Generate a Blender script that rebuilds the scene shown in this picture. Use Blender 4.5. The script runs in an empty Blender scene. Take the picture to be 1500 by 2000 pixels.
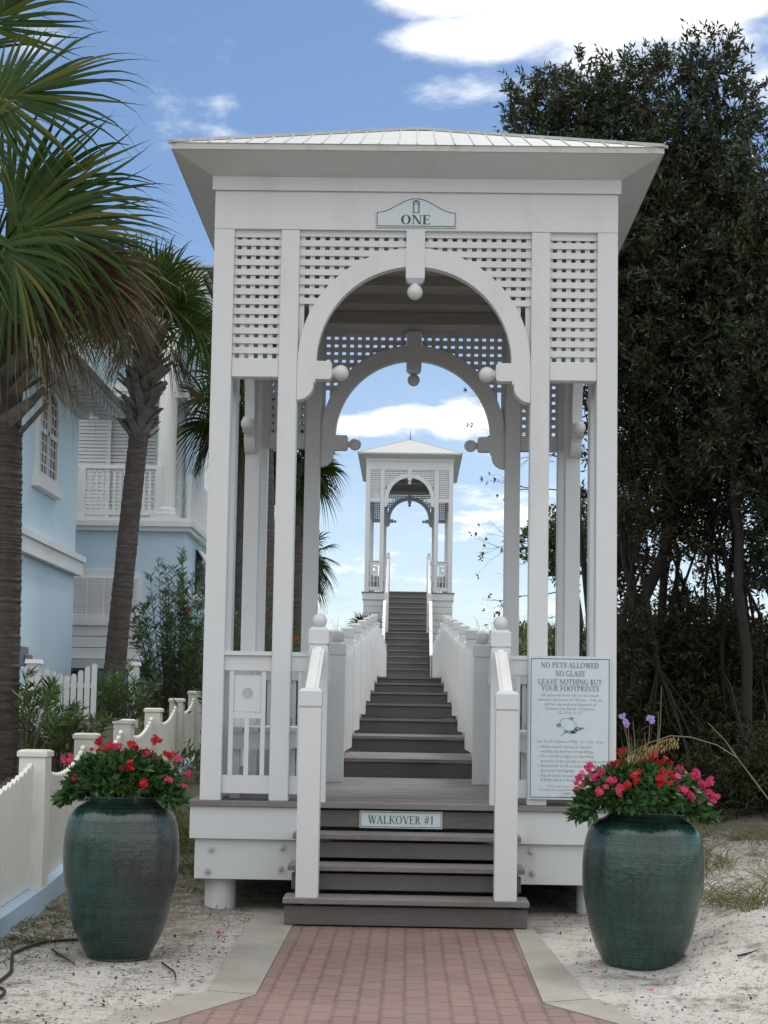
import bpy, bmesh, math, random
import numpy as np
from mathutils import Vector, Matrix
R=math.radians; PI=math.pi
random.seed(7); rng=np.random.default_rng(7)
S=bpy.context.scene; COL=S.collection
# ------------------------------------------------------------------ camera
EYE=1.35; FPX=3000.; YAW=R(0.99456); PITCH=R(4.9); ROLL=R(0.95); SH=142.
CM=Matrix.Rotation(YAW,3,'Z')@Matrix.Rotation(PI/2+PITCH,3,'X')@Matrix.Rotation(ROLL,3,'Z')
def W(x,y,Y):
    """a measured photo position at a chosen distance Y -> world point"""
    d=CM@Vector(((x-750)/FPX,-(y-1000-SH)/FPX,-1.)); t=Y/d.y
    return Vector((d.x*t,Y,EYE+d.z*t))
cd=bpy.data.cameras.new('camera'); cam=bpy.data.objects.new('camera',cd); COL.objects.link(cam)
cam.matrix_world=Matrix.Translation((0,0,EYE))@CM.to_4x4()
cd.sensor_fit='VERTICAL'; cd.sensor_height=36; cd.lens=54; cd.shift_y=SH/2000; cd.clip_start=.1; cd.clip_end=3000
S.camera=cam
# ------------------------------------------------------------------ materials
class NT:
    def __init__(s,name):
        s.m=bpy.data.materials.new(name); s.m.use_nodes=True; s.t=s.m.node_tree; s.n=s.t.nodes; s.l=s.t.links
        s.b=s.n['Principled BSDF']; s.out=s.n['Material Output']
    def node(s,ty,**k):
        n=s.n.new(ty)
        for a,v in k.items():
            if isinstance(a,str) and hasattr(n,a) and a not in n.inputs: setattr(n,a,v)
            else: s.set(n,a,v)
        return n
    def set(s,n,a,v):
        i=n.inputs[a]
        if hasattr(v,'links') or isinstance(v,bpy.types.NodeSocket): s.l.new(v,i)
        else: i.default_value=v
    def coord(s,kind='Object'): return s.node('ShaderNodeTexCoord').outputs[kind]
    def pos(s): return s.node('ShaderNodeNewGeometry').outputs['Position']
    def map(s,vec,scale=(1,1,1),loc=(0,0,0)):
        n=s.node('ShaderNodeMapping'); s.l.new(vec,n.inputs[0]); n.inputs['Scale'].default_value=scale; n.inputs['Location'].default_value=loc; return n.outputs[0]
    def noise(s,vec,scale,detail=4,rough=.55,out='Fac'):
        n=s.node('ShaderNodeTexNoise'); s.l.new(vec,n.inputs['Vector']); n.inputs['Scale'].default_value=scale; n.inputs['Detail'].default_value=detail; n.inputs['Roughness'].default_value=rough; return n.outputs[out]
    def ramp(s,fac,stops,interp='LINEAR'):
        n=s.node('ShaderNodeValToRGB'); s.l.new(fac,n.inputs[0]); cr=n.color_ramp; cr.interpolation=interp
        while len(cr.elements)<len(stops): cr.elements.new(.5)
        for e,(p,c) in zip(cr.elements,stops):
            e.position=p; e.color=(c[0],c[1],c[2],1) if hasattr(c,'__len__') else (c,c,c,1)
        return n.outputs[0]
    def mix(s,f,a,b,mode='MIX'):
        n=s.node('ShaderNodeMix',data_type='RGBA',blend_type=mode)
        for i,v in ((0,f),(6,a),(7,b)):
            if isinstance(v,bpy.types.NodeSocket): s.l.new(v,n.inputs[i])
            else: n.inputs[i].default_value=v if i==0 else (v[0],v[1],v[2],1)
        return n.outputs[2]
    def math(s,op,a,b=0.,c=None,clamp=False):
        n=s.node('ShaderNodeMath',operation=op); n.use_clamp=clamp
        for i,v in enumerate((a,b) if c is None else (a,b,c)):
            if isinstance(v,bpy.types.NodeSocket): s.l.new(v,n.inputs[i])
            else: n.inputs[i].default_value=v
        return n.outputs[0]
    def bump(s,h,strength=.3,dist=.01):
        n=s.node('ShaderNodeBump'); s.l.new(h,n.inputs['Height']); n.inputs['Strength'].default_value=strength; n.inputs['Distance'].default_value=dist
        s.l.new(n.outputs[0],s.b.inputs['Normal'])
    def col(s,v):
        if isinstance(v,bpy.types.NodeSocket): s.l.new(v,s.b.inputs['Base Color'])
        else: s.b.inputs['Base Color'].default_value=(*v,1)
    def rough(s,v):
        if isinstance(v,bpy.types.NodeSocket): s.l.new(v,s.b.inputs['Roughness'])
        else: s.b.inputs['Roughness'].default_value=v
M={}
def paint(name,c,dirt=(.42,.40,.34),amt=.55,rough=.5,sc=1.):
    t=NT(name); p=t.pos()
    n1=t.noise(t.map(p,(1,1,.25)),3*sc,6,.65); f=t.ramp(n1,[(.52,0),(.78,amt)]); sp_=t.ramp(t.noise(p,26*sc,5,.8),[(.64,0),(.70,amt*.8)]); f=t.math('MAXIMUM',f,sp_)
    n2=t.noise(p,40*sc,3); 
    c1=t.mix(f,c,dirt); c2=t.mix(t.ramp(n2,[(.3,.0),(.8,.10)]),c1,tuple(x*.75 for x in c))
    t.col(c2); t.rough(rough); t.bump(t.noise(p,70*sc,4),.12,.004); M[name]=t.m; return t.m
paint('white_paint',(.66,.682,.695),(.46,.44,.38),.35)
paint('ceiling_shade',(.36,.345,.31),amt=.3)  # tower ceiling toned down: interior shade is put into this colour
paint('white_trim',(.85,.85,.84),(.5,.49,.44),.2)
paint('fence_white',(.72,.72,.66),(.42,.43,.30),.5)
paint('shutter_white',(.84,.85,.86),(.6,.6,.58),.1)
def deckmat(name,a,b,dark,vscale):
    t=NT(name); p=t.pos()
    g=t.noise(t.map(p,vscale),1.,6,.7); g2=t.noise(p,1.7,5,.6); g3=t.noise(p,9,5,.7)
    isl=t.node('ShaderNodeNewGeometry').outputs['Random Per Island']
    c=t.mix(t.ramp(g,[(.3,0),(.7,1)]),a,b); c=t.mix(t.ramp(g2,[(.5,0),(.72,.55)]),c,dark)
    c=t.mix(t.ramp(g3,[(.55,0),(.75,.35)]),c,tuple(x*1.5 for x in a))
    c=t.mix(t.math('MULTIPLY',isl,.35),c,dark)
    t.col(c); t.rough(.75); t.bump(g,.35,.004); M[name]=t.m
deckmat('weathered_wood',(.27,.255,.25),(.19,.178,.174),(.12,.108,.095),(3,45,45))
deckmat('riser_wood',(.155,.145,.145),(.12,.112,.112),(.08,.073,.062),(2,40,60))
def simple(name,c,rough=.6,metal=0,var=.15,sc=12):
    t=NT(name); n=t.noise(t.pos(),sc,5); t.col(t.mix(t.ramp(n,[(.3,0),(.7,1)]),c,tuple(x*(1-var) for x in c))); t.rough(rough); t.b.inputs['Metallic'].default_value=metal; M[name]=t.m; return t
t=simple('roof_metal',(.66,.66,.60),.45,0,.1,3)
# mildew on the metal roof
p=t.pos(); n=t.noise(p,5,8,.75); mk=t.ramp(n,[(.52,0),(.68,.6)]); t.col(t.mix(mk,(.50,.51,.49),(.33,.32,.22)))
def stucco(name,c):
    t=NT(name); p=t.pos(); n=t.noise(p,.9,5,.6); n2=t.noise(t.map(p,(1.5,1.5,.3)),2,5,.6)
    cc=t.mix(t.ramp(n,[(.35,0),(.7,.22)]),c,tuple(min(1,x*1.18) for x in c)); cc=t.mix(t.ramp(n2,[(.5,0),(.8,.2)]),cc,tuple(x*.7 for x in c))
    t.col(cc); t.rough(.85); t.bump(t.noise(p,60,4),.3,.006); M[name]=t.m
stucco('blue_stucco',(.62,.78,.88)); stucco('blue_base',(.22,.33,.42)); stucco('curb_blue',(.42,.55,.66))
simple('sign_white',(.62,.69,.73),.35,0,.05,20); simple('sign_green',(.02,.085,.08),.4,0,.1); simple('sign_grey',(.13,.20,.22),.5,0,.1)
simple('dark_glass',(.03,.035,.04),.08,0,.2); simple('dark_iron',(.02,.02,.02),.4,0,.2); simple('hose_black',(.02,.02,.02),.6)
simple('grey_box',(.22,.24,.25),.5); simple('roof_tile',(.50,.49,.46),.8,0,.3,6); simple('soffit',(.62,.64,.65),.7,0,.1)
simple('bolt_metal',(.55,.56,.56),.4,0,.2)
# sand
t=NT('sand'); p=t.pos()
n1=t.noise(p,.8,8,.65); n2=t.noise(p,13,8,.75); n3=t.noise(p,60,6,.7); n4=t.noise(t.map(p,(1,1,1),(7,3,0)),2.6,9,.78)
c=t.mix(t.ramp(n1,[(.35,0),(.65,1)]),(.63,.605,.565),(.50,.475,.435))
c=t.mix(t.ramp(n3,[(.54,0),(.60,.75)]),c,(.22,.20,.17))
c=t.mix(t.ramp(n2,[(.545,0),(.62,.8)]),c,(.19,.165,.135))
c=t.mix(t.ramp(n4,[(.52,0),(.64,.85)]),c,(.13,.115,.09))
sx=t.node('ShaderNodeSeparateXYZ'); t.l.new(p,sx.inputs[0])
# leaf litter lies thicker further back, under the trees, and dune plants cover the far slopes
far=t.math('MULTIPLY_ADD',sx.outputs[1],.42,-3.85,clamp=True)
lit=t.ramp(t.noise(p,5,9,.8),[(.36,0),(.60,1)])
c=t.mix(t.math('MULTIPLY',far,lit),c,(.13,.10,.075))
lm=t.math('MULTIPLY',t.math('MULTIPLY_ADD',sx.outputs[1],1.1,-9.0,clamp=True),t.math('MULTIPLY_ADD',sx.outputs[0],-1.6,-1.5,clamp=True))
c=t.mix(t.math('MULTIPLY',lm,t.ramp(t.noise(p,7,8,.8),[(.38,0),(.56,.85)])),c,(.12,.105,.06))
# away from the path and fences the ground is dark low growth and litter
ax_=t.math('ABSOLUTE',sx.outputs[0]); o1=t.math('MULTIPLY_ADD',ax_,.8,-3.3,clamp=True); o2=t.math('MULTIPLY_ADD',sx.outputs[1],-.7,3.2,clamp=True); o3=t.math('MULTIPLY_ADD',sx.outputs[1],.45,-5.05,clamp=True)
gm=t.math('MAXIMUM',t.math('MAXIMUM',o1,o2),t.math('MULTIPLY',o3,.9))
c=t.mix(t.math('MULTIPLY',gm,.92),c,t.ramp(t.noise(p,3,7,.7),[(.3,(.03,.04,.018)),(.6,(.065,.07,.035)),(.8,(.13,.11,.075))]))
t.col(c); t.rough(.95); t.bump(t.math('ADD',t.noise(p,25,8,.75),t.noise(p,120,4,.6)),.7,.02); M['sand']=t.m
t=NT('mulch'); p=t.pos(); n=t.noise(p,22,8,.8); c=t.ramp(n,[(.3,(.025,.014,.01)),(.55,(.10,.05,.032)),(.75,(.20,.12,.08))]); t.col(c); t.rough(.95); t.bump(n,1.,.04); M['mulch']=t.m
t=NT('concrete'); p=t.pos(); n=t.noise(p,2.2,8,.7); n2=t.noise(p,90,3); c=t.mix(t.ramp(n,[(.35,0),(.7,1)]),(.34,.32,.28),(.235,.22,.19)); c=t.mix(t.ramp(n2,[(.5,0),(.7,.4)]),c,(.2,.2,.18)); t.col(c); t.rough(.9); t.bump(n2,.3,.003); M['concrete']=t.m
# interlocking pavers: courses run away from the camera, long edges zigzag
t=NT('brick_pavers'); p=t.pos(); sx=t.node('ShaderNodeSeparateXYZ'); t.l.new(p,sx.inputs[0])
wob=t.noise(p,14,3)
zig=t.math('PINGPONG',t.math('ADD',sx.outputs[1],0.),.028); zig=t.math('MULTIPLY_ADD',zig,.75,-.0105)
xx=t.math('ADD',sx.outputs[0],zig); xx=t.math('ADD',xx,t.math('MULTIPLY_ADD',wob,.012,-.006))
yy=t.math('ADD',sx.outputs[1],t.math('MULTIPLY_ADD',t.noise(t.map(p,(1,1,1),(5,5,5)),11,3),.014,-.007))
cb=t.node('ShaderNodeCombineXYZ'); t.l.new(yy,cb.inputs[0]); t.l.new(xx,cb.inputs[1])
br=t.node('ShaderNodeTexBrick'); t.l.new(cb.outputs[0],br.inputs['Vector']); br.offset=.5
br.inputs['Scale'].default_value=1; br.inputs['Brick Width'].default_value=.20; br.inputs['Row Height'].default_value=.108
br.inputs['Mortar Size'].default_value=.0045; br.inputs['Mortar Smooth'].default_value=.3; br.inputs['Bias'].default_value=0
br.inputs['Color1'].default_value=(.235,.138,.122,1); br.inputs['Color2'].default_value=(.18,.118,.107,1); br.inputs['Mortar'].default_value=(.030,.022,.020,1)
n1=t.noise(p,1.3,6,.7); n2=t.noise(p,160,4,.8); n3=t.noise(p,30,5,.7)
c=t.mix(t.ramp(n1,[(.38,0),(.62,.4)]),br.outputs['Color'],(.25,.18,.16))
c=t.mix(t.ramp(n2,[(.57,0),(.70,.45)]),c,(.42,.34,.31)); c=t.mix(t.ramp(n3,[(.6,0),(.75,.5)]),c,(.12,.085,.075))
t.col(c); t.rough(.85); h=t.math('SUBTRACT',t.math('MULTIPLY',n2,.3),t.math('MULTIPLY',br.outputs['Fac'],1.)); t.bump(h,.7,.006); M['brick_pavers']=t.m
# glazed pots
def glaze(name,seed,stain=0):
    t=NT(name); o=t.coord('Object'); sx=t.node('ShaderNodeSeparateXYZ'); t.l.new(o,sx.inputs[0])
    ang=t.math('ARCTAN2',sx.outputs[0],t.math('MULTIPLY',sx.outputs[1],-1.))
    cb=t.node('ShaderNodeCombineXYZ'); t.l.new(t.math('MULTIPLY',ang,.31),cb.inputs[0]); t.l.new(sx.outputs[2],cb.inputs[1])
    def brick(w,h,m,off):
        b=t.node('ShaderNodeTexBrick'); t.l.new(cb.outputs[0],b.inputs['Vector']); b.offset=off
        for k,v in (('Scale',1),('Brick Width',w),('Row Height',h),('Mortar Size',m),('Mortar Smooth',.2)): b.inputs[k].default_value=v
        b.inputs['Color1'].default_value=(0,0,0,1); b.inputs['Color2'].default_value=(1,1,1,1); return b
    b1=brick(.044,.019,.0045,.35); b2=brick(.066,.058,.005,.5)
    band=t.math('GREATER_THAN',t.math('SINE',t.math('MULTIPLY',sx.outputs[2],62.)),-.25)
    st=t.noise(t.map(cb.outputs[0],(26,3,1),(seed,0,0)),1.,7,.7)
    big=t.noise(t.map(cb.outputs[0],(3,2.2,1),(seed,2,0)),1.,4,.6)
    c=t.mix(t.ramp(big,[(.38,0),(.62,1)]),(.015,.072,.052),(.009,.036,.030))
    c=t.mix(t.ramp(st,[(.48,0),(.68,.85)]),c,(.010,.012,.013))
    if stain:
        sg_=t.ramp(t.math('ADD',t.math('MULTIPLY',sx.outputs[0],1.6),t.math('MULTIPLY',t.noise(t.map(cb.outputs[0],(7,4,1),(3,1,0)),1.,6,.7),.8)),[(.46,0),(.66,.75)]); c=t.mix(sg_,c,(.034,.037,.036))
    ln=t.noise(cb.outputs[0],45,5,.75); c=t.mix(t.ramp(ln,[(.56,0),(.74,.35)]),c,(.05,.07,.055))
    c=t.mix(t.math('MULTIPLY',t.math('MULTIPLY',b1.outputs['Fac'],band),.3),c,(.006,.010,.010))
    rr=t.noise(cb.outputs[0],12,5,.7); t.rough(t.math('MULTIPLY_ADD',rr,.35,.05)); t.col(c)
    t.b.inputs['Specular IOR Level'].default_value=.7; t.b.inputs['Coat Weight'].default_value=.25; t.b.inputs['Coat Roughness'].default_value=.12
    hh=t.math('ADD',t.math('MULTIPLY',t.math('MULTIPLY',b1.outputs['Fac'],band),-.7),t.math('MULTIPLY',b2.outputs['Fac'],-.5)); hh=t.math('ADD',hh,t.math('MULTIPLY',t.noise(cb.outputs[0],30,4),.8))
    t.bump(hh,.9,.007); M[name]=t.m
glaze('glaze_left',1.3,1); glaze('glaze_right',4.7)
# leaves
def leafmat(name,cols,rough=.5,trans=.35,spec=.4):
    t=NT(name); isl=t.node('ShaderNodeNewGeometry').outputs['Random Per Island']
    k=len(cols); c=t.ramp(isl,[(i/(k-1) if k>1 else 0,cc) for i,cc in enumerate(cols)])
    t.col(c); t.rough(rough); t.b.inputs['Specular IOR Level'].default_value=spec
    tr=t.node('ShaderNodeBsdfTranslucent'); t.l.new(c,tr.inputs[0]); mx=t.node('ShaderNodeMixShader'); mx.inputs[0].default_value=trans
    t.l.new(t.b.outputs[0],mx.inputs[1]); t.l.new(tr.outputs[0],mx.inputs[2]); t.l.new(mx.outputs[0],t.out.inputs[0]); M[name]=t.m
leafmat('myrtle_leaf',[(.024,.036,.018),(.036,.052,.026),(.052,.068,.032),(.085,.088,.04)],.42,.3,.4)
leafmat('dark_leaf',[(.022,.028,.015),(.038,.048,.022),(.06,.066,.028),(.10,.085,.045)],.5,.3,.25)
leafmat('oleander_leaf',[(.040,.085,.030),(.06,.12,.038),(.085,.16,.05),(.17,.19,.06)],.45,.35,.3)
leafmat('pot_leaf',[(.022,.060,.016),(.040,.10,.026),(.065,.145,.04)],.4,.3,.4)
leafmat('palm_leaf',[(.018,.044,.009),(.026,.060,.011),(.038,.076,.013),(.055,.095,.014),(.13,.12,.018)],.55,.3,.2)
leafmat('palm_far',[(.020,.044,.008),(.034,.064,.012),(.065,.088,.016)],.6,.3,.12)
leafmat('palm_dead',[(.07,.048,.03),(.13,.09,.058),(.21,.16,.105),(.40,.33,.23)],.7,.2,.1)
leafmat('grass_blade',[(.10,.12,.04),(.20,.18,.09),(.30,.26,.16)],.7,.3,.1)
leafmat('dune_leaf',[(.045,.065,.022),(.09,.11,.035),(.16,.16,.06)],.6,.3,.2)
leafmat('oat_head',[(.32,.24,.10),(.48,.38,.19)],.8,.3,.1)
leafmat('red_petal',[(.30,.006,.010),(.50,.012,.018)],.5,.25,.2); leafmat('pink_petal',[(.46,.025,.10),(.62,.07,.18)],.5,.3,.2); leafmat('lilac_petal',[(.42,.30,.62),(.5,.36,.7)],.5,.3,.2)
leafmat('litter',[(.05,.035,.022),(.11,.08,.05),(.20,.15,.10),(.03,.03,.028)],.8,.1,.1)
t=NT('palm_bark'); p=t.pos(); n=t.noise(t.map(p,(6,6,30)),1.,8,.75); n2=t.noise(p,9,6,.7); c=t.ramp(n,[(.3,(.045,.036,.031)),(.55,(.105,.088,.077)),(.75,(.19,.165,.148))]); c=t.mix(t.ramp(n2,[(.5,0),(.7,.5)]),c,(.07,.055,.045)); t.col(c); t.rough(.9); t.bump(n,.9,.03); M['palm_bark']=t.m
simple('boot_grey',(.21,.19,.17),.85,0,.5,14); simple('boot_dark',(.085,.07,.06),.85,0,.5,14)
simple('bark_dark',(.035,.030,.026),.9,0,.4,20); simple('twig',(.09,.07,.055),.85,0,.4,20); simple('green_stem',(.10,.14,.06),.6,0,.3); simple('oat_stalk',(.24,.21,.13),.7,0,.3)
# ------------------------------------------------------------------ mesh helpers
BASE={}
def reg(o,loc): BASE[o.name]=Vector(loc)
def thing(name,label,cat,loc=(0,0,0),group=None):
    o=bpy.data.objects.new(name,None); COL.objects.link(o); o.location=loc; o.empty_display_size=.2
    o['label']=label; o['category']=cat
    if group: o['group']=group
    reg(o,loc); return o
def tag(o,label=None,cat=None,group=None,kind=None):
    for k,v in (('label',label),('category',cat),('group',group),('kind',kind)):
        if v: o[k]=v
    return o
def rootloc(o): return BASE.get(o.name,Vector((0,0,0)))
def link(name,me,mat,parent,origin=None,smooth=False,bevel=0,label=None):
    if mat is not None: me.materials.append(M[mat] if isinstance(mat,str) else mat)
    if smooth: me.polygons.foreach_set('use_smooth',[True]*len(me.polygons))
    o=bpy.data.objects.new(name,me); COL.objects.link(o)
    if parent is not None: o.parent=parent; reg(o,rootloc(parent))
    else: o.location=origin if origin is not None else (0,0,0); reg(o,o.location)
    if bevel:
        b=o.modifiers.new('bevel','BEVEL'); b.width=bevel; b.segments=1; b.limit_method='ANGLE'; b.angle_limit=R(50)
    if label: o['label']=label
    return o
class MB:
    def __init__(s,xf=None): s.v=[]; s.f=[]; s.xf=xf
    def add(s,vs,fs):
        n=len(s.v)
        for v in vs: s.v.append(tuple(s.xf(*v)) if s.xf else tuple(v))
        s.f+=[tuple(n+i for i in f) for f in fs]; return s
    def box(s,x0,x1,y0,y1,z0,z1):
        return s.add([(x0,y0,z0),(x1,y0,z0),(x1,y1,z0),(x0,y1,z0),(x0,y0,z1),(x1,y0,z1),(x1,y1,z1),(x0,y1,z1)],
            [(0,3,2,1),(4,5,6,7),(0,1,5,4),(1,2,6,5),(2,3,7,6),(3,0,4,7)])
    def frustum(s,cx,cy,z0,z1,a0,a1):
        return s.add([(cx-a0,cy-a0,z0),(cx+a0,cy-a0,z0),(cx+a0,cy+a0,z0),(cx-a0,cy+a0,z0),(cx-a1,cy-a1,z1),(cx+a1,cy-a1,z1),(cx+a1,cy+a1,z1),(cx-a1,cy+a1,z1)],
            [(0,3,2,1),(4,5,6,7),(0,1,5,4),(1,2,6,5),(2,3,7,6),(3,0,4,7)])
    def beam(s,p,q,w,h,up=(0,0,1)):
        p=Vector(p); q=Vector(q); d=(q-p).normalized(); sd=d.cross(Vector(up)).normalized(); u=sd.cross(d).normalized()
        vs=[]
        for c in (p,q):
            for a,b in ((-1,-1),(1,-1),(1,1),(-1,1)): vs.append(c+sd*a*w/2+u*b*h/2)
        return s.add(vs,[(0,1,2,3),(7,6,5,4),(0,4,5,1),(1,5,6,2),(2,6,7,3),(3,7,4,0)])
    def prism(s,poly,y0,y1):
        """polygon in x,z extruded along y; poly counter-clockwise seen from -y"""
        n=len(poly); vs=[(x,y0,z) for x,z in poly]+[(x,y1,z) for x,z in poly]
        fs=[tuple(range(n)),tuple(range(2*n-1,n-1,-1))]+[((i+1)%n,i,n+i,n+(i+1)%n) for i in range(n)]
        return s.add(vs,fs)
    def strip(s,A,B,y0,y1):
        """band between two polylines in x,z, extruded along y"""
        n=len(A); vs=[(x,y0,z) for x,z in A]+[(x,y0,z) for x,z in B]+[(x,y1,z) for x,z in A]+[(x,y1,z) for x,z in B]; fs=[]
        for i in range(n-1):
            fs+=[(i,i+1,n+i+1,n+i),(2*n+i,3*n+i,3*n+i+1,2*n+i+1),(i,2*n+i,2*n+i+1,i+1),(n+i,n+i+1,3*n+i+1,3*n+i)]
        fs+=[(0,n,3*n,2*n),(n-1,3*n-1,4*n-1,2*n-1)]; return s.add(vs,fs)
    def ball(s,c,r,seg=20,ring=12,sz=1.):
        vs=[(c[0],c[1],c[2]-r*sz)]
        for j in range(1,ring):
            a=-PI/2+PI*j/ring
            for i in range(seg): b=2*PI*i/seg; vs.append((c[0]+r*math.cos(a)*math.cos(b),c[1]+r*math.cos(a)*math.sin(b),c[2]+r*sz*math.sin(a)))
        vs.append((c[0],c[1],c[2]+r*sz)); L=len(vs)-1; fs=[]
        for i in range(seg):
            fs.append((0,1+(i+1)%seg,1+i)); fs.append((L,L-seg+i,L-seg+(i+1)%seg))
            for j in range(ring-2): a=1+j*seg; fs.append((a+i,a+(i+1)%seg,a+seg+(i+1)%seg,a+seg+i))
        return s.add(vs,fs)
    def tube(s,pts,rad,seg=8,cap=True):
        pts=[Vector(p) for p in pts]; n=len(pts); vs=[]; fs=[]
        u=None
        for i,p in enumerate(pts):
            d=(pts[min(i+1,n-1)]-pts[max(i-1,0)]).normalized()
            if u is None: u=d.orthogonal().normalized()
            u=(u-d*u.dot(d)).normalized(); w=d.cross(u); r=rad[i] if hasattr(rad,'__len__') else rad
            for k in range(seg): a=2*PI*k/seg; vs.append(p+(u*math.cos(a)+w*math.sin(a))*r)
        for i in range(n-1):
            for k in range(seg): a=i*seg; fs.append((a+k,a+(k+1)%seg,a+seg+(k+1)%seg,a+seg+k))
        if cap: fs.append(tuple(range(seg-1,-1,-1))); fs.append(tuple((n-1)*seg+k for k in range(seg)))
        return s.add(vs,fs)
    def lathe(s,prof,c=(0,0,0),seg=48):
        n=len(prof); vs=[]
        for r,z in prof:
            for k in range(seg): a=2*PI*k/seg; vs.append((c[0]+r*math.cos(a),c[1]+r*math.sin(a),c[2]+z))
        return s.add(vs,[(j*seg+k,j*seg+(k+1)%seg,(j+1)*seg+(k+1)%seg,(j+1)*seg+k) for j in range(n-1) for k in range(seg)])
    def build(s,name,mat,parent=None,smooth=False,bevel=0,label=None,origin=None):
        me=bpy.data.meshes.new(name)
        if parent is not None: off=rootloc(parent)
        else:
            if origin is None:
                a=np.array(s.v); lo=a.min(0); hi=a.max(0); origin=((lo[0]+hi[0])/2,(lo[1]+hi[1])/2,lo[2])
            off=Vector(origin)
        me.from_pydata([(v[0]-off[0],v[1]-off[1],v[2]-off[2]) for v in s.v],[],s.f); me.update()
        return link(name,me,mat,parent,origin,smooth,bevel,label)
def npmesh(name,V,Fq,mat,parent=None,origin=(0,0,0),label=None,smooth=False):
    off=np.array(rootloc(parent) if parent is not None else origin,dtype=float); V=(np.asarray(V)-off).astype(np.float32); Fq=np.asarray(Fq,dtype=np.int32); k=Fq.shape[1]
    me=bpy.data.meshes.new(name); me.vertices.add(len(V)); me.vertices.foreach_set('co',V.ravel()); me.loops.add(Fq.size); me.loops.foreach_set('vertex_index',Fq.ravel())
    me.polygons.add(len(Fq)); me.polygons.foreach_set('loop_start',np.arange(0,Fq.size,k,dtype=np.int32)); me.polygons.foreach_set('loop_total',np.full(len(Fq),k,dtype=np.int32))
    me.update(calc_edges=True); return link(name,me,mat,parent,origin,smooth,0,label)
def unit(a): return a/np.maximum(np.linalg.norm(a,axis=-1,keepdims=True),1e-9)
def leafgeo(P,D,L,Wd,fold=.25,Nn=None):
    """diamond leaves, folded along the midrib: 4 verts / 2 tris per leaf"""
    n=len(P); D=unit(D); L=np.broadcast_to(L,(n,))[:,None]; Wd=np.broadcast_to(Wd,(n,))[:,None]
    if Nn is None: Nn=rng.normal(size=(n,3))
    sd=unit(np.cross(D,Nn)); up=unit(np.cross(sd,D))
    m=P+D*L*.45; V=np.stack([P,m+sd*Wd/2+up*Wd*fold,P+D*L,m-sd*Wd/2+up*Wd*fold],1).reshape(-1,3)
    i=np.arange(n)[:,None]*4; F=np.concatenate([i+np.array([[0,1,2]]),i+np.array([[0,2,3]])],0); return V,F
def cat(parts):
    V=[];F=[];o=0
    for v,f in parts: V.append(v);F.append(np.asarray(f)+o);o+=len(v)
    return np.concatenate(V),np.concatenate(F)
# ------------------------------------------------------------------ terrain
def sm(x,a,b): t=np.clip((x-a)/(b-a),0,1); return t*t*(3-2*t)
def tz(x,y):
    x=np.asarray(x,dtype=float); y=np.asarray(y,dtype=float)
    base=np.interp(y,[0,11,15,20,31,42,48,52,62,95,140],[0,0,.28,.55,1.35,1.5,3.2,3.9,4.0,2,0])
    right=np.interp(y,[7,8.6,9.6,13,16,24,30,40,60,95,140],[0,.04,.12,.5,.9,2.1,2.9,3.1,4.2,2,0])
    lf=np.interp(y,[0,10.75,13.6,15.8,18.4,21,23.5,30,40,60,95,140],[0,0,.05,.17,.3,.45,.6,2.4,3.0,4.2,2,0])
    yard=np.interp(y,[3,7,8.5,10,12,15,18,24,40,60,95,140],[0,.1,.35,.55,.72,.98,1.15,1.25,1.6,4,2,0])
    fx=-np.interp(y,[0,10.75,23.5,26,40],[2.35,2.72,3.4,4.2,5.])
    z=base*(1-sm(np.abs(x),1.2,2.0))+np.where(x>0,right,lf)*sm(np.abs(x),1.2,2.0)
    k=sm(fx-x,.02,.5); z=z*(1-k)+yard*k
    z+=.16*sm(x,1.32,2.1)*sm(y,7.3,8.8)*(1-sm(y,11,13))
    z+=(.02*np.sin(x*3.1+y*1.7)+.015*np.sin(x*6.3-y*4.1))*sm(np.abs(x),1.0,1.6)*sm(y,6,7)
    return z
xs=np.concatenate([np.linspace(-400,-14,20),np.linspace(-13,-5,30),np.linspace(-4.9,4.9,150),np.linspace(5,13,30),np.linspace(14,400,20)])
ys=np.concatenate([np.linspace(-150,3.8,20),np.linspace(4,17,170),np.linspace(17.3,60,130),np.linspace(62,900,40)])
X,Yg=np.meshgrid(xs,ys); Z=tz(X,Yg); Z=np.where((np.abs(X)>60),Z*.5,Z)
V=np.stack([X.ravel(),Yg.ravel(),Z.ravel()],1); nx=len(xs); i,j=np.meshgrid(np.arange(nx-1),np.arange(len(ys)-1)); a=(j*nx+i).ravel()
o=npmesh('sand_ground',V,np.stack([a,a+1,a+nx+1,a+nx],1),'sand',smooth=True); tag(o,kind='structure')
# mulch bed behind the fence
fy=np.linspace(6,24,70); rows=[]
for y in fy:
    fx=-float(np.interp(y,[0,10.75,23.5,26,40],[2.35,2.72,3.4,4.2,5.]))-.25
    rows.append([(x,y) for x in np.linspace(fx-4,fx,16)])
A=np.array(rows).reshape(-1,2); V=np.column_stack([A,tz(A[:,0],A[:,1])+.02]); i,j=np.meshgrid(np.arange(15),np.arange(69)); a=(j*16+i).ravel()
o=npmesh('mulch_bed',V,np.stack([a,a+1,a+17,a+16],1),'mulch',smooth=True); tag(o,kind='structure')
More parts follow.
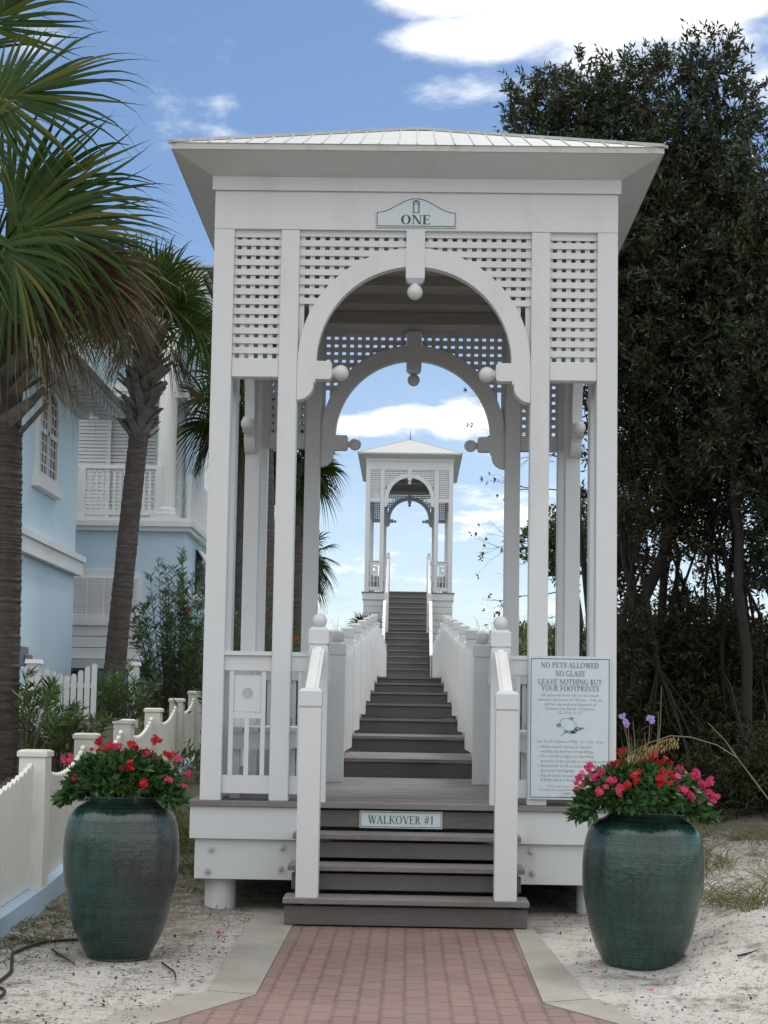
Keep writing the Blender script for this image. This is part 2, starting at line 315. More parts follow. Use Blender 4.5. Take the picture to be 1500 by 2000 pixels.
# paved walk and its concrete border
def sheet(name,poly,z,mat,th=.0):
    m=MB(); n=len(poly); m.add([(x,y,z) for x,y in poly]+[(x,y,z-.06) for x,y in poly],[tuple(range(n))]+[((i+1)%n,i,n+i,n+(i+1)%n) for i in range(n)]); o=m.build(name,mat); tag(o,kind='structure'); return o
sheet('brick_walk',[(-.72,10.3),(-.71,7.47),(-1.03,6.8),(-3.2,3.6),(-12,3.5),(-12,-14),(12,-14),(12,3.5),(3.2,3.6),(.92,6.98),(.655,7.42),(.69,10.3)],.010,'brick_pavers')
bd=MB()
for poly in ([(-1.02,10.4),(-.955,7.56),(-.712,7.478),(-.722,10.4)],[(-.955,7.545),(-1.40,6.77),(-3.6,3.62),(-3.2,3.6),(-1.03,6.80),(-.713,7.465)],
             [(.692,10.4),(.657,7.42),(.898,7.54),(.80,10.4)],[(.657,7.405),(.922,6.98),(3.2,3.6),(3.6,3.62),(1.06,7.0),(.90,7.525)]):
    n=len(poly); a=sum(poly[i][0]*poly[(i+1)%n][1]-poly[(i+1)%n][0]*poly[i][1] for i in range(n))
    if a<0: poly=poly[::-1]
    bd.add([(x,y,.016) for x,y in poly]+[(x,y,-.06) for x,y in poly],[tuple(range(n))]+[((i+1)%n,i,n+i,n+(i+1)%n) for i in range(n)])
o=bd.build('concrete_border','concrete'); tag(o,kind='structure')
# ------------------------------------------------------------------ newel posts
def newel(m,cx,cy,z0,z1,w,ball=False,balls=None):
    h=w/2
    m.frustum(cx,cy,z0,z1-.135,h,h); m.frustum(cx,cy,z1-.135,z1-.125,h,h-.010); m.frustum(cx,cy,z1-.125,z1-.115,h-.010,h+.004)
    m.frustum(cx,cy,z1-.115,z1-.02,h+.004,h+.004); m.frustum(cx,cy,z1-.02,z1,h+.004,h-.016)
# ------------------------------------------------------------------ the tower
def tower(F,zd,cx,D,label,apexh,skirt,finial,group):
    root=thing('gazebo_tower',label,'gazebo',(cx,F,zd),group)
    HX=1.445; PW=.145; D2=D/2; z=lambda a:zd+a-.75
    def P(m,name,mat='white_paint',par=None,**k): return m.build(name,mat,par or root,**k)
    for sx in (-1,1):
        for y0 in (0,D-PW):
            m=MB(); a=sx*HX; b=sx*(HX-PW); m.box(cx+min(a,b),cx+max(a,b),F+y0,F+y0+PW,z(.75),z(4.82)); P(m,'corner_post',bevel=.003)
    faces=[('front',lambda u,t,v:(cx+u,F+t,zd+v),HX),('back',lambda u,t,v:(cx-u,F+D-t,zd+v),HX),
           ('left',lambda u,t,v:(cx-HX+t,F+D2-u,zd+v),D2),('right',lambda u,t,v:(cx+HX-t,F+D2+u,zd+v),D2)]
    for fn,xf,H in faces:
        side=fn in('left','right'); e=H-PW
        q=lambda a:a-.75
        hp=2e-3 if side else 0
        # frieze and fascia
        m=MB(xf); m.box(-(H if not side else H-.04),(H if not side else H-.04),.0+hp,.04,q(4.822),q(5.10)); P(m,'frieze')
        w=H+.02 if not side else H-.02-.0
        m=MB(xf); m.box(-w,w,-.02+hp,.02,q(5.10)+.001,q(5.20)); P(m,'fascia')
        for s in(-1,1):
            m=MB(xf); m.box(min(s*.83,s*.965),max(s*.83,s*.965),.003,.133,q(.75),q(4.822)); P(m,'post',bevel=.006)
            m=MB(xf); a,b=sorted((s*.966,s*(e-.001))); m.box(a,b,.010,.10,q(3.745),q(3.88)); P(m,'crossbeam',bevel=.004)
            # side lattice
            m=MB(xf); zz=q(3.88)+.012
            zt=q(4.822); nr=13; pit=(zt-zz)/nr
            for k in range(nr): m.box(a,b,.028,.042,zt-.043-k*pit+ (0 if k else -.01),zt-k*pit-(.0 if k else 0))
            wd=b-a; nv=max(4,round(wd/.072))
            for k in range(nv+1):
                x=a+wd*k/nv; m.box(max(a,x-.018),min(b,x+.018),.043,.056,q(3.88),zt)
            P(m,'lattice_panel')
            # spandrel lattice
            m=MB(xf); rm=.765; cz=q(3.865); inner=.07
            k=0
            while True:
                zt2=q(4.822)-k*.0705; z0=zt2-.043
                if zt2<q(4.30): break
                r0=max(0,rm*rm-(z0-cz)**2)**.5 if z0-cz<rm else 0
                xa=max(inner,r0); 
                if xa<.82:
                    a2,b2=sorted((s*xa,s*.829)); m.box(a2,b2,.028,.042,z0,zt2)
                k+=1
            x=.81
            while x>.08:
                zb=cz+max(0,rm*rm-(x)**2)**.5 if x<rm else cz+.05
                m.box(s*x-.018,s*x+.018,.043,.056,zb,q(4.822)); x-=.0705
            P(m,'lattice_panel')
            # bracket
            m=MB(xf); pts=[(.829,q(3.865)),(.600,q(3.865)),(.585,q(3.85)),(.585,q(3.75)),(.600,q(3.735)),(.70,q(3.735)),(.70,q(3.712)),(.712,q(3.712))]
            for k in range(1,10):
                an=PI/2*k/9; pts.append((.829-.117*math.cos(an),q(3.70)-.117*math.sin(an)))
            pts=[(s*x,zv) for x,zv in pts]; 
            if s<0: pts=pts[::-1]
            pts=pts[::-1]; m.prism(pts,.002,.095); o=P(m,'bracket')
            m=MB(xf); m.ball((s*.520,.05,q(3.79)),.056); m.tube([(s*.59,.05,q(3.79)),(s*.555,.05,q(3.79))],.03,12); P(m,'ball_finial','white_paint',o,smooth=True)
            # railing panel between corner and inner post
            a,b=sorted((s*.966,s*(e-.001)))
            for nm_,bb in (('cap_rail',(.005,.135,q(1.762),q(1.79))),('rail_board',(.03,.10,q(1.655),q(1.7615))),('base_board',(.03,.08,q(.80),q(.925)))): m=MB(xf); m.box(a,b,*bb); P(m,nm_)
            m=MB(xf); c0=(a+b)/2
            def balset(c0):
                for dx in (-.112,.0,.112):
                    m.box(c0+dx-.016,c0+dx+.016,.036,.068,q(.925)+.001,q(1.655)-.001 if dx else q(1.32))
                # square block with a round hole
                h=.094; zc=q(1.495); N=24
                A=[];B=[]
                for i in range(N+1):
                    an=2*PI*i/N+PI/4; sq=.094/max(abs(math.cos(an)),abs(math.sin(an))); A.append((c0+sq*math.cos(an),zc+sq*math.sin(an)*1.35)); B.append((c0+.04*math.cos(an),zc+.04*math.sin(an)))
                m.strip(A,B,.044,.062); m.box(c0-.096,c0+.096,.04,.066,q(1.322),q(1.362))
            if side and wd>.8:
                for k in range(int(wd//.4)): balset(a+wd*(k+.5)/int(wd//.4))
            else: balset(c0)
            P(m,'baluster_panel')
            if not side:   # short return from the inner post to the stair newel
                a,b=sorted((s*.829,s*.705))
                for nm_,bb in (('cap_rail',(a,b,.03,.13,q(1.762),q(1.79))),('rail_board',(a,b,.04,.10,q(1.655),q(1.7615))),('base_board',(a,b,.04,.08,q(.80),q(.925))),('baluster',(s*.765-.014,s*.765+.014,.045,.07,q(.926),q(1.654)))): m=MB(xf); m.box(*bb); P(m,nm_)
        if side:
            m=MB(xf); m.box(-.829,.829,.01,.13,q(1.762),q(1.79)); m.box(-.829,.829,.03,.10,q(1.655),q(1.7615)); m.box(-.829,.829,.03,.08,q(.80),q(.925))
            x=-.7
            while x<.71: m.box(x-.016,x+.016,.04,.07,q(.926),q(1.654)); x+=.175
            P(m,'railing')
        # arch
        m=MB(xf); A=[];B=[]
        for i in range(49):
            an=PI*i/48; A.append((.695*math.cos(an),q(3.865)+.695*math.sin(an))); B.append((.828*math.cos(an),q(3.865)+.832*math.sin(an)))
        m.strip(B,A,.006,.088); P(m,'arch')
        m=MB(xf); m.box(-.0675,.0675,-.004,.10,q(4.475),q(4.8215)); m.add([(-.0675,-.004,q(4.475)),(.0675,-.004,q(4.475)),(.0675,.10,q(4.475)),(-.0675,.10,q(4.475)),(-.045,.02,q(4.445)),(.045,.02,q(4.445)),(.045,.08,q(4.445)),(-.045,.08,q(4.445))],[(0,4,5,1),(1,5,6,2),(2,6,7,3),(3,7,4,0),(4,7,6,5)]); o=P(m,'keystone')
        m=MB(xf); m.ball((0,.05,q(4.385)),.056); m.tube([(0,.05,q(4.45)),(0,.05,q(4.41))],.03,12); P(m,'ball_finial','white_paint',o,smooth=True)
    # ceiling, rafters, roof
    m=MB(); m.box(cx-HX+.045,cx+HX-.045,F+.045,F+D-.045,z(5.08),z(5.10)); 
    for k in range(5):
        y=F+.35+k*(D-.7)/4; m.box(cx-HX+.045,cx+HX-.045,y-.02,y+.02,z(5.0),z(5.079))
    m.box(cx-HX+.045,cx+HX-.045,F+D-.08,F+D-.045,z(4.90),z(4.999)); P(m,'ceiling','ceiling_shade')
    ov=.275; e0=z(5.30); e1=z(5.345); x0,x1,y0,y1=cx-HX-ov,cx+HX+ov,F-ov,F+D+ov
    m=MB(); i0=(cx-HX-.021,F-.021); i1=(cx+HX+.021,F+D+.021); b=z(5.201)
    vs=[(i0[0],i0[1],b),(i1[0],i0[1],b),(i1[0],i1[1],b),(i0[0],i1[1],b),(x0,y0,e0),(x1,y0,e0),(x1,y1,e0),(x0,y1,e0)]
    m.add(vs,[(0,4,5,1),(1,5,6,2),(2,6,7,3),(3,7,4,0),(0,1,2,3)]); P(m,'soffit','white_paint')
    rg=.10 if D<4 else .10; az=z(5.345)+apexh; yc=F+D/2
    m=MB(); m.box(x0-.008,x1+.008,y0-.008,y1+.008,e0+.001,e1-.001)
    A=[(x0-.015,y0-.015,e1),(x1+.015,y0-.015,e1),(x1+.015,y1+.015,e1),(x0-.015,y1+.015,e1),(cx-rg,yc,az),(cx+rg,yc,az)]
    m.add(A,[(0,1,5,4),(1,2,5),(2,3,4,5),(3,0,4),(0,3,2,1)])
    rf=P(m,'roof','roof_metal')
    m=MB()
    # standing seams on the four slopes
    def seams(p0,p1,ra,rb,n):
        p0,p1,ra,rb=map(Vector,(p0,p1,ra,rb)); L=(p1-p0).length; dl=(p1-p0)/L; mid=(ra+rb)/2
        nrm=dl.cross(mid-p0).normalized(); 
        if nrm.z<0: nrm=-nrm
        for k in range(1,n):
            sx=L*k/n; st=p0+dl*sx; ua=(ra-p0).dot(dl); ub=(rb-p0).dot(dl); lo,hi=min(ua,ub),max(ua,ub)
            foot=mid-dl*((mid-p0).dot(dl)); up=foot-(p0-dl*0)
            up=mid-(p0+dl*((mid-p0).dot(dl)))
            f=1. if lo<=sx<=hi else (sx/lo if sx<lo else (L-sx)/(L-hi))
            if f<.03: continue
            m.beam(st+nrm*.002,st+up*f+nrm*.002,.007,.014,nrm)
    n=26; seams(A[0],A[1],A[4],A[5],n); seams(A[1],A[2],A[5],A[5],n); seams(A[2],A[3],A[5],A[4],n); seams(A[3],A[0],A[4],A[4],n)
    P(m,'seam','roof_metal',rf)
    m=MB()
    for a_,b_ in ((0,4),(1,5),(2,5),(3,4),(4,5)): m.beam(Vector(A[a_])+Vector((0,0,.006)),Vector(A[b_])+Vector((0,0,.006)),.06,.02)
    P(m,'ridge_cap','roof_metal',rf)
    if finial: m=MB(); m.tube([(cx,yc,az),(cx,yc,az+.32)],[.02,.006],6); P(m,'finial','dark_iron')
    # deck boards
    m=MB(); y=F-.09
    yend=F+D+.09; k=0
    while y<yend-.01:
        w=min(.138,yend-y); m.box(cx-HX-.085,cx+HX+.085,y,y+w-.006,z(.716),z(.75)-.001-(k%3)*.0006); y+=w; k+=1
    P(m,'deck','weathered_wood')
    # skirt boards
    hs=[(.492,.712,.055)]
    zb=.492; k=0
    if skirt=='near': hs.append((.215,.488,.02))
    else:
        while zb>-1.9: hs.append((zb-.21,zb-.006,.02)); zb-=.216
    for a,b,o_ in hs:
        for sx in(-1,1):
            m=MB(); x_in=.745; xo=HX+o_
            ym=F-o_+.02
            aa,bb=sorted((sx*x_in,sx*xo)); m.box(cx+aa,cx+bb,ym-.03,ym,z(a),z(b)); P(m,'skirt_board')
            m=MB(); aa,bb=sorted((sx*(xo-.03),sx*xo)); m.box(cx+aa,cx+bb,ym+.001,F+D+o_,z(a),z(b)); P(m,'skirt_board')
            if skirt=='near' and a<.3:
                for dx,dz in((1.35,.42),(.86,.44),(1.37,.27),(.87,.295)):
                    m=MB(); m.tube([(cx+sx*dx,ym-.031,z(dz)),(cx+sx*dx,ym-.048,z(dz))],.019,10); m.tube([(cx+sx*dx,ym-.048,z(dz)),(cx+sx*dx,ym-.060,z(dz))],.011,6); P(m,'bolt','bolt_metal')
    m=MB(); m.box(cx-HX,cx+HX,F+D+.03,F+D+.06,z(.3 if skirt=='near' else -.9),z(.71)); P(m,'skirt_board')
    for sx in(-1,1):
        for y in(.14,D-.2):
            m=MB(); X0=cx+sx*(HX-.145); gz=float(tz(X0,F+y))-.3
            m.tube([(X0,F+y,gz),(X0,F+y,z(.215) if skirt=='near' else z(.4))],[.112,.108],20); P(m,'piling','white_paint',smooth=False)
    return root
tower(10.75,.75,0,2.99,'large near white wooden tower with lattice, arches and metal roof above the brick walk','.82' and .80,'near',False,'white gazebo towers over the walkover')
tower(50.4,5.43,-.08,5.5,'small distant white gazebo tower at the top of the long boardwalk steps',.98,'far',True,'white gazebo towers over the walkover')
# benches inside the towers
for F,zd,cx,D in((10.75,.75,0,2.99),(50.4,5.43,-.08,5.5)):
    for sx in(-1,1):
        nm='left' if sx<0 else 'right'
        lab=('white slatted bench inside the %s side of the large near tower'%nm) if F<20 else ('white bench inside the %s side of the distant tower'%nm)
        b=thing('bench',lab,'bench',(cx+sx*1.05,F+D/2,zd),'white benches built inside the towers')
        m=MB()
        for k in range(4):
            a=.84+k*.112; x0,x1=sorted((cx+sx*a,cx+sx*(a+.104))); m.box(x0,x1,F+.2,F+D-.2,zd+.475,zd+.505)
        m.build('seat','white_paint',b)
        m=MB(); x0,x1=sorted((cx+sx*.86,cx+sx*.885)); m.box(x0,x1,F+.22,F+D-.22,zd+.35,zd+.474); m.box(cx+min(sx*.886,sx*1.27),cx+max(sx*.886,sx*1.27),F+.22,F+.25,zd+.35,zd+.474); m.build('apron','white_paint',b)
        for y in(.25,D/2,D-.3):
            for l0,l1 in((.90,.97),(1.2,1.27)): m=MB(); x0,x1=sorted((cx+sx*l0,cx+sx*l1)); m.box(x0,x1,F+y,F+y+.07,zd+.001,zd+.349); m.build('leg','white_paint',b)
# ------------------------------------------------------------------ entry stairs
st=thing('entry_steps','four dark grey plank steps between white newel posts leading from brick walk onto near tower','steps',(0,9.9,0))
TR=[(9.89,.19,.785),(10.13,.375,.775),(10.38,.56,.765)]
nxt=[10.17,10.42,10.70]
for (yn,zt,hw),yr in zip(TR,nxt):
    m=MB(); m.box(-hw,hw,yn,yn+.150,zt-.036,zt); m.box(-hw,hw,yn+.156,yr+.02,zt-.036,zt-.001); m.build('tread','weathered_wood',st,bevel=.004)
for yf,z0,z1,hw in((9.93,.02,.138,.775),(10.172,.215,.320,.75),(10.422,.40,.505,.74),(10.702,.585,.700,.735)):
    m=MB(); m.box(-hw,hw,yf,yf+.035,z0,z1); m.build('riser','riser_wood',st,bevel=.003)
for sx in(-1,1):
    m=MB(); a,b=sorted((sx*.70,sx*.735))
    m.box(a,b,9.97,10.69,.0,.150); m.box(a,b,10.21,10.69,.151,.338); m.box(a,b,10.46,10.69,.339,.523); m.build('stringer','riser_wood',st)
    m=MB(); newel(m,sx*.635,10.0-.0,.19,1.525,.142); nw=m.build('newel_post','white_paint',st)
    m=MB(); newel(m,sx*.635,10.765,.751,1.965,.132); nw=m.build('newel_post','white_paint',st)
    m=MB(); m.ball((sx*.635,10.765,2.012),.052); m.tube([(sx*.635,10.765,1.96),(sx*.635,10.765,1.99)],.025,10); m.build('ball_finial','white_paint',nw,smooth=True)
    m=MB(); p0=Vector((sx*.635,10.71,1.80)); p1=Vector((sx*.635,10.03,1.50)); m.beam(p0,p1,.085,.03); m.beam(p0-Vector((0,0,.04)),p1-Vector((0,0,.04)),.055,.055); m.beam(p0+Vector((0,0,.02)),p1+Vector((0,0,.02)),.04,.02); m.build('handrail','white_trim',st)
# ------------------------------------------------------------------ the long boardwalk
STP=[(13.84,.75),(15.3,.935),(18.1,1.12),(20.75,1.325),(23.6,1.55),(26.35,1.766),(29.2,1.985),(31.5,2.16),(44.2,2.16)]
bw=thing('boardwalk','long grey plank boardwalk climbing in broad shallow steps over the dune','boardwalk',(0,14,.75))
for k in range(len(STP)-1):
    y0,z0=STP[k]; y1=STP[k+1][0]; m=MB(); y=y0; c=0
    while y<y1-.01:
        w=min(.14,y1-y); m.box(-.80,.80,y-.03*(y==y0 and k>0),y+w-.006,z0-.035,z0-.001*(c%2)); y+=w; c+=1
    m.build('floor','weathered_wood',bw)
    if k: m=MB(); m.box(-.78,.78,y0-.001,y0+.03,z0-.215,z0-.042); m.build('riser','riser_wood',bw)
    m=MB()
    for sx in(-1,1): m.box(min(sx*.76,sx*.80),max(sx*.76,sx*.80),y0+.04,y1-.01,z0-.33,z0-.036)
    m.build('joist','weathered_wood',bw)
def zfl(y):
    z=STP[0][1]
    for a,b in STP:
        if y>=a-.01: z=b
    return z
fl=thing('upper_steps','steep dark grey plank steps with white handrails climbing to the distant tower','steps',(0,44.2,2.1))
n1=9; y=44.2; z=2.16; FLT=[]
for k in range(n1): z+=(3.9-2.16)/n1; FLT.append((y,z)); y+=.28
ylan=y; y=48.15
n2=8; zz=3.9
for k in range(n2):
    zz+=(5.43-3.9)/n2; FLT.append((y,zz)); y+=.275
for k,(y,z) in enumerate(FLT):
    d=.30 if k!=n1-1 else 48.16-y
    if k==len(FLT)-1: d=50.3-y
    if k<n1: hw=.66
    else: hw=.62
    m=MB(); m.box(-.08-hw,-.08+hw,y-.03,y+d-.012,z-.035,z); m.build('tread','weathered_wood',fl)
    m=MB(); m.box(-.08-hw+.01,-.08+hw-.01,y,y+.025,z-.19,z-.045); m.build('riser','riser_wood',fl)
for sx in(-1,1):
    X0=-.08+sx*.67
    m=MB(); m.beam((X0-sx*.02,44.2,1.95),(X0-sx*.02,46.7,3.6),.04,.3); m.beam((X0-sx*.02,48.1,3.7),(X0-sx*.02,50.3,5.2),.04,.3); m.build('stringer','riser_wood',fl)
    m=MB(); newel(m,X0,48.0,3.5,5.23,.14); m.build('newel_post','white_paint',fl)
    m=MB(); newel(m,X0,50.42,5.2,6.64,.13); nw=m.build('newel_post','white_paint',fl)
    m=MB(); m.ball((X0,50.42,6.70),.055); m.build('ball_finial','white_paint',nw,smooth=True)
    m=MB(); m.beam((X0,50.38,6.48),(X0,48.03,5.2),.085,.09); m.build('handrail','white_trim',fl)
# picket railings along the boardwalk
for sx in(-1,1):
    nm='left' if sx<0 else 'right'
    rl=thing('picket_railing','white picket railing with capped posts along the %s side of the long boardwalk'%nm,'railing',(sx*.7,14,.75),'white railings beside the boardwalk')
    m=MB(); newel(m,sx*.66,14.02,.752,2.02,.15); nw=m.build('newel_post','white_paint',rl)
    m=MB(); m.ball((sx*.66,14.02,2.075),.062); m.build('ball_finial','white_paint',nw,smooth=True)
    PY=[15.5,18.25,20.9,23.75,26.5,29.35,31.6,34.2,36.8,39.4,42.,44.2]
    for y in PY:
        m=MB(); f=zfl(y); newel(m,sx*.74,y,f+.001,f+1.28,.14); m.build('post','white_paint',rl)
    YY=[14.1]+PY
    for a,b in zip(YY[:-1],YY[1:]):
        m=MB(); za=(zfl(a)+1.02) if a>15 else 1.72; zb=zfl(b)+1.02
        m.beam((sx*.74,a+.05,za-.03),(sx*.74,b-.05,zb-.08),.09,.04)
        m.beam((sx*.725,a+.05,za-.78),(sx*.725,b-.05,zb-.85),.05,.07)
        y=a+.12
        while y<b-.12:
            t=(y-a)/(b-a); zt=za+(zb-za)*t+.02; f=zfl(y)
            m.box(sx*.67-.011,sx*.67+.011,y,y+.080,f+.05,zt+.02*math.sin(y*9)); y+=.108
        m.build('picket_panel','white_trim',rl)
    for a,b in zip(YY[1:7],YY[2:8]):
        m=MB(); y=(a+b)/2; f=zfl(y); newel(m,sx*.74,y,f+.001,f+1.2,.11); m.build('post','white_paint',rl)
    # far flight
    m=MB(); m.beam((sx*.70-.08,44.2,3.1),(sx*.70-.08,46.7,4.85),.09,.05); m.beam((sx*.70-.08,46.7,4.85),(sx*.70-.08,47.95,4.85),.09,.05)
    y=44.3
    while y<47.9: zt=3.1+min(1,(y-44.2)/2.5)*1.75; m.box(sx*.70-.09,sx*.70-.07,y,y+.085,zt-1.05,zt); y+=.1
    m.build('picket_panel','white_trim',rl)
# ------------------------------------------------------------------ lettering
def ringpts(cx,cy,rx,ry,a0,a1,T,t,n=16):
    A=[];B=[]
    for i in range(n+1):
        a=R(a0+(a1-a0)*i/n); A.append((cx+rx*math.cos(a),cy+ry*math.sin(a))); B.append((cx+(rx-T)*math.cos(a),cy+(ry-t)*math.sin(a)))
    return A,B
def glyph(c,T,t):
    """serif capitals: list of strips (A,B) and the advance, cap height 1"""
    o=[]
    def q(x0,y0,x1,y1,w):   # slanted stroke of horizontal width w
        o.append(([(x0-w/2,y0),(x1-w/2,y1)],[(x0+w/2,y0),(x1+w/2,y1)]))
    def h(x0,x1,y,w=t): o.append(([(x0,y-w/2),(x1,y-w/2)],[(x0,y+w/2),(x1,y+w/2)]))
    def stem(x,y0=0,y1=1,w=T,b=True,u=True):
        q(x,y0,x,y1,w)
        if b: h(x-w/2-.07,x+w/2+.07,y0+t/2)
        if u: h(x-w/2-.07,x+w/2+.07,y1-t/2)
    def tick(x,y0,y1): q(x,y0,x,y1,t)
    if c=='O': o.append(ringpts(.42,.5,.42,.52,0,360,T*1.1,t,28)); return o,.92
    if c=='N': stem(.14,w=t); q(.16,1,.72,0,T*1.05); stem(.74,w=t,b=False); h(0,.2,1-t/2); return o,.92
    if c=='E': stem(.17); h(.17,.62,t/2); h(.17,.60,1-t/2); h(.17,.48,.52); tick(.62,0,.22); tick(.60,.78,1); tick(.48,.42,.62); return o,.74
    if c=='F': stem(.17); h(.17,.60,1-t/2); h(.17,.48,.5); tick(.60,.78,1); tick(.48,.4,.6); return o,.68
    if c=='L': stem(.17); h(.17,.62,t/2); tick(.62,0,.24); return o,.72
    if c=='I': stem(.17); return o,.42
    if c=='T': stem(.36,u=False); h(.03,.69,1-t/2); tick(.04,.78,1); tick(.68,.78,1); return o,.78
    if c=='H': stem(.17); stem(.70); h(.17,.7,.52); return o,.94
    if c=='A': q(.12,0,.40,1,t*1.3); q(.40,1,.72,0,T); h(.2,.6,.34); h(0,.25,t/2); h(.56,.88,t/2); return o,.9
    if c=='V': q(.14,1,.44,0,T); q(.44,0,.72,1,t*1.3); h(0,.3,1-t/2); h(.6,.86,1-t/2); return o,.86
    if c=='W': q(.12,1,.36,0,T); q(.36,0,.58,1,t*1.3); q(.54,1,.80,0,T); q(.80,0,1.02,1,t*1.3); h(0,.27,1-t/2); h(.42,.7,1-t/2); h(.9,1.14,1-t/2); return o,1.14
    if c=='Y': q(.14,1,.42,.45,T); q(.42,.45,.68,1,t*1.3); stem(.42,0,.48,u=False); h(0,.3,1-t/2); h(.56,.82,1-t/2); return o,.84
    if c=='K': stem(.17); q(.24,.42,.66,1,t*1.3); q(.34,.58,.72,0,T); h(.54,.8,1-t/2); h(.58,.88,t/2); return o,.86
    if c=='D': stem(.17); A,B=ringpts(.2,.5,.56,.5,-90,90,T*1.1,t); o.append((A,B)); return o,.88
    if c=='P': stem(.17); o.append(ringpts(.2,.74,.40,.26,-90,90,T,t)); return o,.70
    if c=='R': stem(.17); o.append(ringpts(.2,.74,.38,.26,-90,90,T,t)); q(.36,.48,.68,0,T); h(.6,.82,t/2); return o,.82
    if c=='B': stem(.17); o.append(ringpts(.2,.76,.34,.24,-90,90,T,t)); o.append(ringpts(.2,.27,.42,.27,-90,90,T,t)); return o,.74
    if c=='U': stem(.17,.3,1,b=False); stem(.68,.3,1,w=t,b=False); o.append(ringpts(.395,.32,.30,.32,180,360,T*.8,t)); return o,.86
    if c=='G': o.append(ringpts(.42,.5,.42,.52,40,335,T*1.1,t,24)); stem(.72,.06,.42,b=False); return o,.92
    if c=='C': o.append(ringpts(.42,.5,.42,.52,42,318,T*1.1,t,24)); tick(.74,.68,.98); return o,.84
    if c=='S':
        pts=[(.56,.80),(.50,.93),(.36,.99),(.20,.93),(.12,.80),(.17,.66),(.32,.55),(.48,.44),(.56,.28),(.49,.10),(.33,.01),(.16,.06),(.08,.22)]
        wd=[.5,.5,.5,.7,.9,1,1.1,1,.9,.7,.5,.5,.5]; A=[];B=[]
        for i,(x,y) in enumerate(pts):
            a=pts[max(0,i-1)]; b=pts[min(len(pts)-1,i+1)]; dx,dy=b[0]-a[0],b[1]-a[1]; L=math.hypot(dx,dy); w=wd[i]*T/2; A.append((x-dy/L*w,y+dx/L*w)); B.append((x+dy/L*w,y-dx/L*w))
        o.append((A,B)); tick(.58,.72,.98); tick(.07,.04,.28); return o,.68
    if c=='#': q(.22,0,.34,1,t*1.4); q(.46,0,.58,1,t*1.4); h(.08,.70,.64,t*1.4); h(.06,.68,.34,t*1.4); return o,.80
    if c=='1': stem(.28,u=False); q(.12,.80,.24,.98,t*1.6); return o,.52
    return [],.34
def lettering(text,cx,zb,y,h,mat,parent,T=.15,t=.055,width=None,name='lettering',th=.0015):
    gl=[glyph(c,T,t) for c in text]; tot=sum(a for _,a in gl); k=h; kx=h if width is None else width/tot
    x=cx-tot*kx/2; m=MB(); lay=0
    for st_,adv in gl:
        for A,B in st_:
            lay+=1; d=.00005*(lay%7)
            m.strip([(x+a*kx,zb+b*k) for a,b in A],[(x+a*kx,zb+b*k) for a,b in B],y-th-d,y)
        x+=adv*kx
    return m.build(name,mat,parent)
def smalltext(text,cx,zb,y,size,mat,parent,align='CENTER',width=None):
    cu=bpy.data.curves.new('lettering','FONT'); cu.body=text; cu.size=size; cu.align_x=align; cu.resolution_u=2
    ob=bpy.data.objects.new('lettering',cu); COL.objects.link(ob); dg=bpy.context.evaluated_depsgraph_get(); me=bpy.data.meshes.new_from_object(ob.evaluated_get(dg)); bpy.data.objects.remove(ob)
    n=len(me.vertices); co=np.empty(n*3,dtype=np.float32); me.vertices.foreach_get('co',co); co=co.reshape(-1,3); kx=1.
    if width: w=co[:,0].max()-co[:,0].min(); kx=width/w
    off=rootloc(parent); out=np.column_stack([co[:,0]*kx+cx-off.x,np.full(n,y-off.y),co[:,1]+zb-off.z]); me.vertices.foreach_set('co',out.astype(np.float32).ravel()); me.update()
    return link('lettering',me,mat,parent)
def frame_strip(m,pts,w,y0,y1):
    """closed outline band, pts inset by w"""
    n=len(pts); A=[];B=[]
    for i in range(n):
        a=Vector(pts[i-1]);b=Vector(pts[i]);c=Vector(pts[(i+1)%n]); d1=(b-a).normalized(); d2=(c-b).normalized(); n1=Vector((-d1.y,d1.x)); n2=Vector((-d2.y,d2.x)); nn=(n1+n2).normalized(); k=w/max(.4,nn.dot(n1)); A.append(tuple(b)); B.append(tuple(b+nn*k))
    A.append(A[0]); B.append(B[0]); m.strip(A,B,y0,y1)
# arched sign
zs=W(812,445,10.75).z; yb=10.75
sg=thing('name_sign','small arched white sign reading ONE above the arch of the near tower','sign',(0,yb,zs))
def arch_outline(hw,h0,h1,base):
    pts=[(-hw,base),(hw,base),(hw,base+h0)]
    for i in range(1,20):
        t=i/20; x=hw*(1-t); 
        u=(x/hw); v=.5*(1+math.cos(PI*min(1,u*1.0))); pts.append((x,base+h0+(h1-h0)*v))
    pts.append((0,base+h1))
    return pts+[(-x,z) for x,z in pts[3:-1][::-1]]+[(-hw,base+h0)]
o_=arch_outline(.288,.108,.212,zs); m=MB(); m.prism(o_,yb-.012,yb-.001); m.build('board','sign_white',sg)
m=MB(); inn=arch_outline(.282,.103,.206,zs+.006); frame_strip(m,inn,.0055,yb-.0135,yb-.0121); m.build('border','sign_green',sg)
lettering('ONE',0,zs+.022,yb-.0122,.068,'sign_green',sg,.19,.06,.215)
m=MB(); b=zs+.105
m.prism([(-.032,b+.082),(.032,b+.082),(.006,b+.094),(-.006,b+.094)],yb-.0135,yb-.0121)
for s in(-1,1): m.box(s*.021-.003,s*.021+.003,yb-.0137,yb-.0121,b+.004,b+.0819); m.box(s*.013-.001,s*.013+.001,yb-.0137,yb-.0121,b+.004,b+.065)
m.box(-.028,.028,yb-.0136,yb-.0121,b,b+.0039); A,B=ringpts(0,b+.058,.018,.018,0,180,.005,.005); m.strip(A,B,yb-.0136,yb-.0121); m.build('emblem','sign_green',sg)
